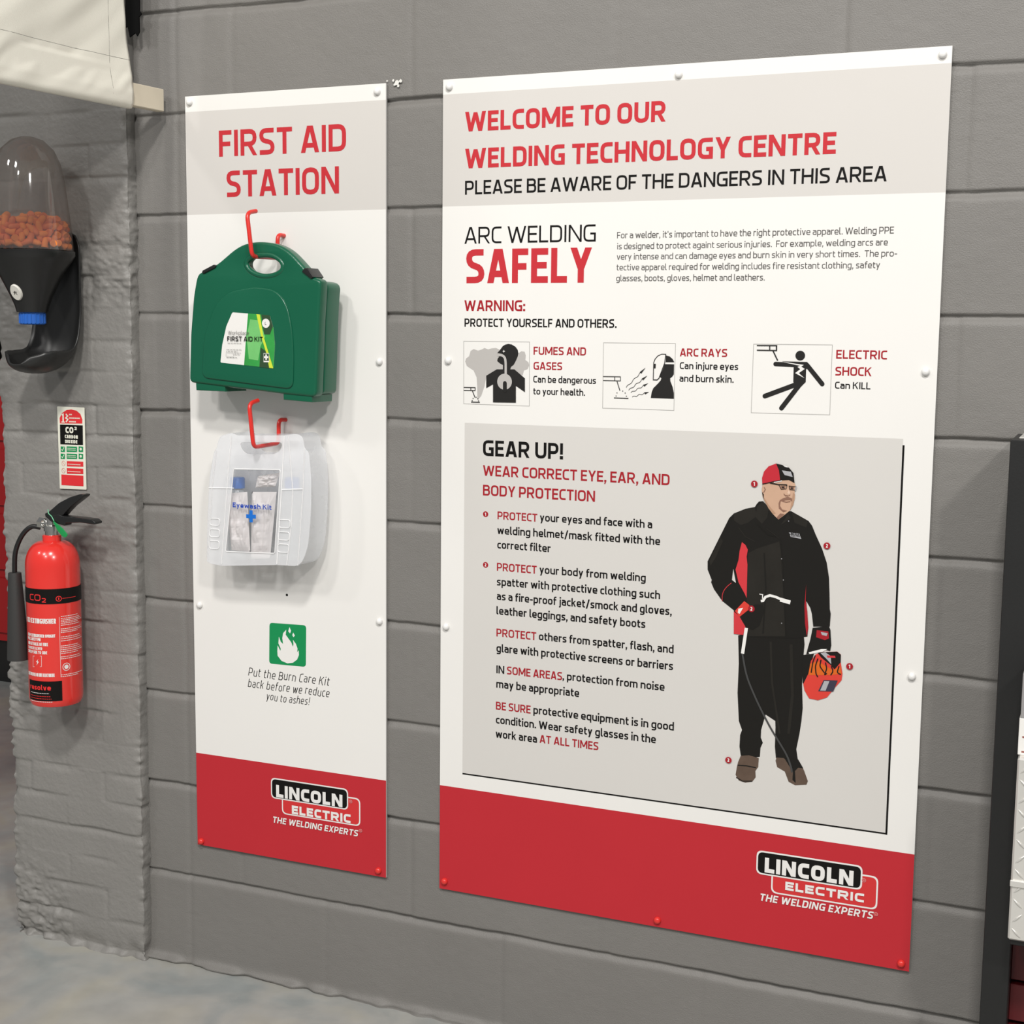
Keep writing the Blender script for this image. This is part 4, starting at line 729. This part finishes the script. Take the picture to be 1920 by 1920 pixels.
m=MB(); m.lathe([(0,H),(.015,H),(.015,H+.010),(.018,H+.010),(.018,H+.022),(.013,H+.024),(.013,H+.042),(0,H+.042)],n=28)
m.tube([(0,0,H+.024),(-.030,0,H+.026)],.010,0,16); m.tube([(-.018,0,H+.026),(-.034,0,H+.027)],.0135,0,6)
m.build('valve',chrome,FE,40)
def lever(name,pts,dep,y=0): 
    o=plate(name,[rp(pts,.003,True,3)],dep,.002,black_plastic,FE,0,sm=50); o.location=(0,-.014+y,1.0-zb); return o
lever('squeeze_lever',[(-0.0079,0.1074),(0.0037,0.1118),(0.0352,0.135),(0.0669,0.1499),(0.0981,0.1593),(0.1104,0.1584),(0.1064,0.1532),(0.07,0.1288),(0.052,0.113),(0.0459,0.1064),(0.0183,0.1032),(-0.0055,0.098)],.024)
lever('carry_handle',[(-0.0054,0.1018),(0.0342,0.1079),(0.0497,0.1044),(0.0963,0.1034),(0.1308,0.1018),(0.1413,0.0956),(0.1389,0.0904),(0.1304,0.0905),(0.0959,0.0922),(0.0523,0.0883),(0.0509,0.0816),(0.01,0.0895)],.026,-.001)
o=plate('safety_tag',[rp([(0.0211,0.0933),(0.0303,0.0876),(0.0495,0.0761),(0.0638,0.062),(0.0558,0.0545),(0.0457,0.0576),(0.0329,0.071),(0.0225,0.0871)],.004,True,3)],.0016,.0005,mat('green_tag_plastic',(.01,.28,.07),.35),FE,0); o.location=(0,-.019,1.0-zb); tag(o,'green tag')
m=MB(); k=[(0.0063,0.1183),(0.0075,0.1089),(0.0164,0.1025),(0.0227,0.0924)]; m.tube([(p[0],-.0175,p[1]+1.0-zb) for p in k],.0011,0,6); m.build('tag_strap',mat('pale_green_strap',(.2,.6,.35),.4),FE,60)
m=MB(); k=[(-0.0119,0.084)][0]; m.tube([(k[0]+.0082*math.cos(i*.3142),-.012,k[1]+1.0-zb+.0082*math.sin(i*.3142)) for i in range(22)],.0018,0,8,False); m.build('pin_ring',chrome,FE,60)
hp=[(-2.3294,-0.112,1.0714),(-2.3481,-0.118,1.0726),(-2.3653,-0.124,1.0595),(-2.3808,-0.128,1.035),(-2.3912,-0.13,1.0041),(-2.3923,-0.132,0.9625)]
def spline(P,n=8):
    P=[Vector(p) for p in P]; out=[]
    for i in range(len(P)-1):
        a=P[max(i-1,0)];b=P[i];c=P[i+1];d=P[min(i+2,len(P)-1)]
        for s in range(n):
            t=s/n; out.append(.5*((2*b)+(c-a)*t+(2*a-5*b+4*c-d)*t*t+(-a+3*b-3*c+d)*t**3))
    out.append(P[-1]); return out
base=Vector((EC[0],EC[1],zb))
m=MB(); m.tube([p-base for p in spline(hp)],.0058,0,14); m.build('hose',black_plastic,FE,60)
h0=Vector((-2.3923,-0.132,0.9618))-base; h1=Vector((-2.3887,-0.132,0.7503))-base
dd=(h1-h0); m=MB(); m.tube([h0+dd*t for t in(0,.004,.03,.3,.98,1,1,.96,.2)],[.010,.0148,.0155,.0185,.0262,.0258,.0235,.0225,.012],0,28); m.build('discharge_horn',grey_plastic,FE,50)
m=MB(); m.box((-.012,.0625,H*.55),(.012,.080,H*.62)); m.box((-.05,.0755,H*.50),(-.008,.080,H*.70)); m.build('wall_bracket',black_plastic,FE)
# printed labels wrapped round the cylinder
def wrap(b,name,mats,r=ER+.0004):
    vs=[]
    for x,y,z in b.v:
        x=x/ER; rr=r-y*.8; vs.append((rr*(tcv[0]*math.cos(x)-tcv[1]*math.sin(x)),rr*(tcv[1]*math.cos(x)+tcv[0]*math.sin(x)),z-zb))
    b.v=vs; return b.build(name,mats,FE)
c=[(0.00196,0.9365),(0.001,0.9011),(-0.06855,0.9135),(0.079,0.9064),(-0.00403,0.7168),(-0.00533,0.6694),(-0.07686,0.6913),(0.01315,0.6961)]
def strip(b,x0,x1,z0,z1,m,l):
    n=max(1,int((x1-x0)/.004))
    for i in range(n): b.rect((x0+(x1-x0)*i/n,z0),(x0+(x1-x0)*(i+1)/n,z1),m,l)
LM=[INK,BRED,WHITE]
b=MB(); strip(b,-.118,.109,c[1][1],c[0][1],0,1)
b.text('CO',(-0.06113,0.9088,-0.03,0.0147),.14,1,2); b.text('2',(-0.02692,0.9052,-0.01743,0.0101),.16,1,2)
p=[(0.01118,0.9131)][0]; b.ribbon([(p[0]+.0060*math.cos(i*.3142),p[1]+.0058*math.sin(i*.3142)) for i in range(20)],.0016,1,2,True)
b.rect((p[0]-.0012,p[1]-.003),(p[0]+.0012,p[1]+.003),1,2); strip(b,p[0]+.008,p[0]+.045,p[1]-.0005,p[1]+.0006,1,2)
wrap(b,'band_label',LM)
b=MB()
for s,bx in (('CO2 EXTINGUISHER',(-0.07878,0.8547,0.00372,0.0117)),('KEEP EXTINGUISHER UPRIGHT',(-0.07619,0.8216,0.00104,0.0074)),('PULL SAFETY PIN',(-0.07697,0.8128,-0.03306,0.0071)),('AIM AT BASE OF FIRE',(-0.07617,0.8014,-0.0157,0.0078)),
  ('SQUEEZE LEVER',(-0.07704,0.7916,-0.02934,0.0065)),('SWEEP SIDE TO SIDE',(-0.07795,0.7818,-0.0181,0.0072)),('SAFE FOR USE ON LIVE ELECTRICAL',(-0.08148,0.7274,-0.00267,0.0083))): 
    b.text(s,bx,.2,2,1)
p=[(-0.05658,0.7751),(-0.03198,0.7774),(-0.03281,0.7519),(-0.05781,0.7493)]; b.ribbon(p,.0008,2,1,True)
p=[(-0.04336,0.7622),(-0.03991,0.7737)][0]; b.poly([(p[0]+.003,p[1]+.0075),(p[0]-.004,p[1]),(p[0]+.0,p[1]-.001),(p[0]-.003,p[1]-.0085),(p[0]+.004,p[1]+.001),(p[0]+.0,p[1]+.002)],2,1)
p=[(0.01119,0.8694),(0.00727,0.7256)]; b.rect((p[0][0]-.0004,p[1][1]),(p[0][0]+.0004,p[0][1]),2,1)
for i,p in enumerate([(0.01485,0.8697),(0.07527,0.8608),(0.01471,0.8647),(0.05283,0.8599),(0.01461,0.8609),(0.03768,0.8586),(0.0145,0.8571),(0.06047,0.8508),(0.0144,0.8533),(0.0435,0.85),(0.01428,0.8488),(0.06991,0.8406),(0.01403,0.8399),(0.04964,0.8355),(0.01391,0.8355),(0.03508,0.8334),(0.01381,0.8317),(0.05674,0.8258),(0.01351,0.8209),(0.04048,0.8179),(0.01339,0.8164),(0.0648,0.8087),(0.01325,0.8114),(0.04648,0.8072),(0.01291,0.7993),(0.03221,0.7974),(0.01279,0.7948),(0.05283,0.7892),(0.01267,0.7904),(0.03762,0.7876),(0.01255,0.7859),(0.06043,0.7787),(0.01243,0.7814),(0.04341,0.7775),(0.0122,0.7732),(0.02971,0.7715),(0.01208,0.7687),(0.04958,0.7635),(0.01102,0.7301),(0.03394,0.7275),(0.01091,0.7259),(0.05524,0.719)][::2]):
    p=[p,(p[0]+.047+.006*(i%4),p[1])]; x=p[0][0]
    while x<p[1][0]: 
        w=.0019+.0031*((i*13+int(x*800))%7)/7; b.rect((x,p[0][1]),(min(x+w,p[1][0]),p[0][1]+.0016),2,1); x+=w+.0011
p=[(0.02473,0.7492)][0]; b.ribbon([(p[0]+.0086*math.cos(i*.3142),p[1]+.0088*math.sin(i*.3142)) for i in range(20)],.0014,2,1,True); b.disc(p,.0052,2,1,20)
wrap(b,'instruction_label',LM)
b=MB(); strip(b,c[6][0],c[7][0],c[5][1],c[4][1],0,1)
bx=(-0.0716,0.6955,-0.01198,0.0121); b.text('resolve',bx,.2,1,2)
for i,(p0,m_) in enumerate(zip([(-0.06936,0.6869),(-0.06984,0.6797),(-0.07024,0.6739),(-0.07074,0.6666)],(2,1,1,2))):
    p=[p0,(p0[0]+.053+.003*i,p0[1])]; x=p[0][0]
    while x<p[1][0]: b.rect((x,p[0][1]),(min(x+.0032,p[1][0]),p[0][1]+.0014),m_,2); x+=.0044
wrap(b,'service_label',LM)
# ------------------------------------------------------------ earplug dispenser
DC=(-2.3083,-0.14,1.7157); DX,DY,DZ=DC
ED=empty('earplug_dispenser',(DX,DY,DZ),label='black wall dispenser with clear dome of orange earplugs on the brick pier',cat='dispenser')
dome=clear_mat('clear_dome_plastic',(.55,.50,.46),.13,.06,.35,.3)
m=MB(); m.lathe([(.096,0),(.091,.06),(.084,.12),(.079,.16),(.072,.195),(.058,.226),(.036,.247),(.016,.254),(0,.2555)],n=64); m.build('dome',dome,ED,80)
m=MB(); m.lathe([(0,-.002),(.0985,-.001),(.0985,-.010),(.092,-.022),(.073,-.050),(.058,-.080),(.046,-.105),(.038,-.125),(.034,-.140),(0,-.140)],n=56); m.build('funnel',black_plastic,ED,40)
m=MB(); vs=[]; 
m.lathe([(0,-.140),(.0285,-.140),(.0285,-.166),(.026,-.168),(0,-.168)],n=40)
for i in range(20):
    a=i*math.pi/10; m.tube([(.0285*math.cos(a),.0285*math.sin(a),-.142),(.0285*math.cos(a),.0285*math.sin(a),-.165)],.0015,0,6)
m.build('dispensing_knob',mat('blue_knob_plastic',(.02,.12,.48),.35),ED,40)
dirc=Vector((.62,-.785,0)); rt=Vector((.785,.62,0)); n_=(dirc*.80-rt*.60).normalized(); pn=(n_*.88+Vector((0,0,-.42))).normalized()
q_=pn.to_track_quat('Z','Y'); b=MB(); b.lathe([(0,.003),(.013,.003),(.0145,.001),(.0145,-.006)],n=28,sx=1,sy=1.35); o=b.build('badge',mat('white_badge_plastic',(.72,.70,.64),.4),ED,40); o.location=n_*.0515+Vector((0,0,-.096)); o.rotation_euler=q_.to_euler(); tag(o,'white oval badge')
b=MB(); b.ribbon([(-.004,-.004),(0,.004),(.004,-.004),(-.005,.002),(.005,.002)],.0012); o2=b.build('badge_print',INK,o); o2.rotation_euler=(-math.pi/2,0,0); o2.location=(0,0,.0034)
# back plate running down into the catch tray
prof=[(.105,.045),(.105,.0),(.105,-.06),(.105,-.12),(.104,-.17),(.100,-.21),(.085,-.245),(.055,-.268),(.015,-.278),(-.02,-.276),(-.045,-.268),(-.060,-.259)]
prof=[(p.x,p.y) for p in spline([(a,b_,0) for a,b_ in prof],5)]
nu=len(prof); nt=21; vs=[]
for i,(y,z) in enumerate(prof):
    a=prof[max(i-1,0)]; c=prof[min(i+1,nu-1)]; ty,tz=c[0]-a[0],c[1]-a[1]; l=math.hypot(ty,tz); ny,nz=tz/l,-ty/l
    s=i/(nu-1); w=.070 if s<.75 else .070*math.sqrt(max(.04,1-((s-.75)/.27)**2)); top=min(1,i/4); w*=.55+.45*top**.5
    dp=.022+.028*min(1,max(0,(s-.3)/.4))
    for j in range(nt):
        t=-1+2*j/(nt-1); k_=abs(t)**3*dp*(w/.070); vs.append((t*w,y+ny*k_,z+nz*k_))
me=bpy.data.meshes.new('catch_tray'); me.from_pydata(vs,[],[(i*nt+j,i*nt+j+1,(i+1)*nt+j+1,(i+1)*nt+j) for i in range(nu-1) for j in range(nt-1)]); me.update(); smooth(me,80)
o=link('catch_tray',me,ED,[mat('tray_plastic',(.017,.017,.0165),.36)]); md=o.modifiers.new('thickness','SOLIDIFY'); md.thickness=.004; md.offset=0
for ix in range(5):
    for iy in range(3):
        b=MB(); b.lathe([(0,.0006),(.0030,.0006),(.0030,0)],n=12); o=b.build('drain_hole',INK,ED); o.location=(-.02+ix*.0095,.020+iy*.010,-.2745+.003*(iy==2)+.0012); o.rotation_euler=(.12*iy,0,0)
# orange earplugs heaped in the dome
plug_m=[mat('orange_foam',(.88,.25,.04),.7,bump=.15),mat('dark_orange_foam',(.76,.17,.045),.7,bump=.15)]
b=MB(); b.lathe([(0,-.0125),(.0075,-.0125),(.0083,-.010),(.0072,0),(.0066,.006),(.0047,.0105),(0,.0125)],n=14); proto=b.build('earplug',plug_m[0],None,60)
me2=proto.data.copy(); me2.materials.clear(); me2.materials.append(plug_m[1])
rnd=random.Random(5); first=True; cnt=0
for lay in range(6):
    zc=.0125+lay*.0125; rings=[(.080-.0011*lay,27),(.063,21)] if lay<4 else ([(.076,24),(.060,19),(.042,13),(.022,7)] if lay==4 else [(.052,9),(.030,6),(.008,2)])
    for rad,n in rings:
        for i in range(n):
            if lay==5 and rnd.random()<.3: continue
            a=2*math.pi*(i+.5*(lay%2)+rnd.uniform(-.12,.12))/n; rr=rad+rnd.uniform(-.003,.002)
            o=proto if first else proto.copy()
            if not first:
                COL.objects.link(o)
                if rnd.random()<.45: o.data=me2
            first=False; cnt+=1
            o.location=(DX+rr*math.cos(a),DY+rr*math.sin(a),DZ+zc+rnd.uniform(-.0035,.0035)); o.rotation_euler=(rnd.uniform(0,6.28),rnd.uniform(0,6.28),rnd.uniform(0,6.28))
            tag(o,'orange foam earplug heaped with others in the clear dome dispenser','earplug','orange earplugs in the dome')
# ------------------------------------------------------------ white canvas screen on its batten
canvas=mat('cream_canvas',(.80,.775,.68),.6,bump=.2,bscale=700,var=.03)
bz0=(-2.0262,-0.022,2.0282); bz1=(-2.025,-0.022,2.0774); hb=bz1[2]-bz0[2]
dv=Vector((-.0556,-.446,0)).normalized(); nv=Vector((-dv.y,dv.x,0)); nv=nv if nv.x>0 else -nv
CS=empty('canvas_screen',(bz0[0],-.022,bz0[2]),label='white canvas screen hanging from above the earplug dispenser, hemmed round a cream batten',cat='screen')
b=MB(); L_=1.0; vs=[]
for s in(0,L_):
    for k,z in((-.010,0),(.010,0),(.010,hb),(-.010,hb)): vs.append(tuple(dv*s+nv*k+Vector((0,0,z))))
b.add(vs,[(0,1,2,3),(4,7,6,5),(0,4,5,1),(1,5,6,2),(2,6,7,3),(3,7,4,0)]); o=b.build('batten',mat('cream_batten_wood',(.68,.61,.48),.55,var=.06,vscale=20),CS); md=o.modifiers.new('edge','BEVEL'); md.width=.0015
u=np.linspace(.105,L_,150); v=np.concatenate([np.linspace(-.012,.07,22),np.linspace(.075,.36,60),np.linspace(.38,1.27,40)])
Ug,Vg=np.meshgrid(u,v,indexing='ij')
flare=np.clip((.085-Vg)/.085,0,1)**2
ue=Ug-.004*flare+np.clip(1-(Ug-.105)/.05,0,1)*(.010*np.clip((Vg-.06)/.1,0,1)+.03*np.clip(Vg-.1,0,1))
off=.0125+.010*vnoise(Ug*.6+Vg*.9,Vg*.35,7,51)*np.clip(Vg/.08,0,1)+.009*vnoise(Ug+Vg*1.2,Vg*.4,18,52)+.004*vnoise(Ug+Vg*1.0,Vg*.6,45,53)*np.clip(1-np.abs(Vg-.05)/.06,0,1)*np.clip(Vg/.03,.3,1)+.004*np.clip(1-np.abs(Vg-.025)/.04,0,1)
off=np.where(Vg<hb+.03,np.maximum(off,.0118),off); under=np.clip((.004-Vg)/.016,0,1); off=off*(1-under)+0*under; zz=np.where(Vg<0,-.006-.004*(1-((Vg+.012)/.012)**2)*0,Vg)
Pf=np.stack([dv.x*ue+nv.x*off,dv.y*ue+nv.y*off,zz],-1); o=gridmesh('canvas',Pf,[canvas],CS); md=o.modifiers.new('cloth','SOLIDIFY'); md.thickness=.0012; md.offset=-1
seamm=mat('grey_stitching',(.13,.125,.11),.7)
def seam(uu,vv):
    pts=[]
    for a,c in zip(uu,vv):
        i=int(np.argmin(abs(u-a))); j=int(np.argmin(abs(v-c))); pts.append(Vector(Pf[i,j])+nv*.0004)
    m=MB(); m.tube(pts,.0010,0,6); m.build('stitching',seamm,CS,60)
seam(np.linspace(.106,L_,100),np.full(100,.092)); seam(np.full(90,.168),np.linspace(0,1.2,90))
# black tape at the pier corner behind the screen
c=[(-2.1064,-0.034,2.323),(-2.0683,-0.034,2.3197),(-2.0701,-0.034,2.2506),(-2.0644,-0.034,2.2432),(-2.0719,-0.034,2.2368),(-2.0713,-0.034,2.2043),(-2.0774,-0.034,2.1954),(-2.0831,-0.034,2.2028),(-2.0981,-0.034,2.1945),(-2.1033,-0.034,2.2182),(-2.1093,-0.034,2.2163)]
bx=c[0]; o=plate('black_tape',[[(p[0]-bx[0],p[2]-bx[2]) for p in c[::-1]]],.004,.0005,mat('black_tape',(.004,.004,.004),.8,spec=.1)); o.location=(bx[0],-.036,bx[2]); tag(o,'torn strip of black tape on the pier corner behind the canvas screen','tape')
# ------------------------------------------------------------ red cabinet in the far room
RC=empty('tool_cabinet',(-4.9,2.0,0),label='red tool cabinet on a black plinth in the dim room beyond the pier',cat='cabinet')
cabr=mat('cabinet_red',(.42,.012,.014),.35); b=MB(); b.box((-.9,0,.19),(.75,.6,1.4)); b.build('carcass',cabr,RC)
b=MB(); b.box((-.88,.02,0),(.73,.58,.19)); b.build('plinth',black_plastic,RC)
for i in range(4):
    b=MB(); b.box((-.86,-.015,.23+i*.28),(.71,0,.47+i*.28)); d=b.build('drawer',cabr,RC); b=MB(); b.box((-.3,-.035,.43+i*.28),(.2,-.015,.45+i*.28)); b.build('handle',chrome,d)
# ------------------------------------------------------------ display stand at the right
fr=mat('black_powder_coat',(.010,.010,.010),.45,bump=.1); alu=mat('bright_tread_aluminium',(.80,.78,.74),.3,metal=.55,var=.05); slat=mat('dark_red_slatboard',(.10,.006,.008),.45)
top=(-0.16,-0.2,1.3664); PXl=-.1605; TZ=top[2]
DS=empty('display_stand',(PXl,-.20,0),label='black display stand with dark red slatboard at the right end of the block wall',cat='display stand')
def bx(name,a,b_,m_,parent=DS,bev=.0015):
    m=MB(); m.box(a,b_); o=m.build(name,m_,parent); md=o.modifiers.new('edge','BEVEL'); md.width=bev; return o
bx('upright',(0,0,0),(.046,.185,TZ),fr); bx('upright',(.70,0,0),(.746,.185,TZ),fr)
bx('crossbar',(.046,.02,TZ-.10),(.70,.16,TZ),fr); bx('base',(.046,0,0),(.70,.18,.08),fr)
bx('top_cap',(.012,.03,TZ),(.74,.18,TZ+.004),mat('pale_grey_laminate',(.5,.49,.46),.4))
for i in range(5): bx('slat',(.046,.05,.085+i*.077),(.70,.07,.085+i*.077+.068),slat)
m=MB(); m.box((.046,.07,.08),(.70,.085,TZ-.1)); m.build('back_board',fr,DS)
t0=(-0.1257,-0.29,0.841); t1=(-0.1164,-0.29,0.523)
bx('ledge',(.048,-.08,t1[2]-.012),(.70,.05,t1[2]),fr)
TT=empty('tread_plate_box',(t1[0],-.29,t1[2]),label='silver tread plate box standing on the ledge of the black display stand',cat='box')
hz=t0[2]-t1[2]; bx('shell',(0,0,0),(.5,.082,hz),alu,TT,.003)
m=MB(); rr=random.Random(3)
for i in range(19):
    for j in range(int(hz/.026)):
        x=.013+i*.026; z=.014+j*.026; a=.785 if (i+j)%2 else -.785; dx,dz=.0105*math.cos(a),.0105*math.sin(a)
        pts=[(x+dx*t,-.0002,z+dz*t) for t in(-1,-.6,0,.6,1)]; m.tube(pts,[.0004,.0016,.0022,.0016,.0004],0,6)
m.build('tread_pattern',alu,TT,60)
bx('fold_lip',(-.001,-.004,hz*.30),(.501,.001,hz*.335),alu,TT,.001)
for k,(p0,p1,lbl,mt) in enumerate((((-0.1179,-0.27,0.8448),(-0.1189,-0.27,0.8991),'white striped carton on top of the silver tread plate box',WHITE),((-0.1163,-0.27,0.9142),(-0.1181,-0.27,0.9817),'grey carton, upper one stacked on the tread plate box',mat('grey_card',(.30,.29,.29),.5)))):
    if k==0: zc0=t0[2]; 
    else: zc0=zc1
    zc1=zc0+(p1[2]-p0[2])+.009
    CB=empty('carton',(p0[0],-.27,zc0),label=lbl,cat='carton')
    bx('box',(0,0,0),(.3,.06,zc1-zc0-.0),mt,CB,.001)
    if k==0:
        m=MB()
        for i in range(6): m.ribbon([(.006+(i%3)*.004,.006+i*.0085),(.05,.007+i*.0085),(.1,.005+i*.0085)],.003,0,1)
        m.build('print',mat('reddish_print',(.30,.10,.08),.5),CB)
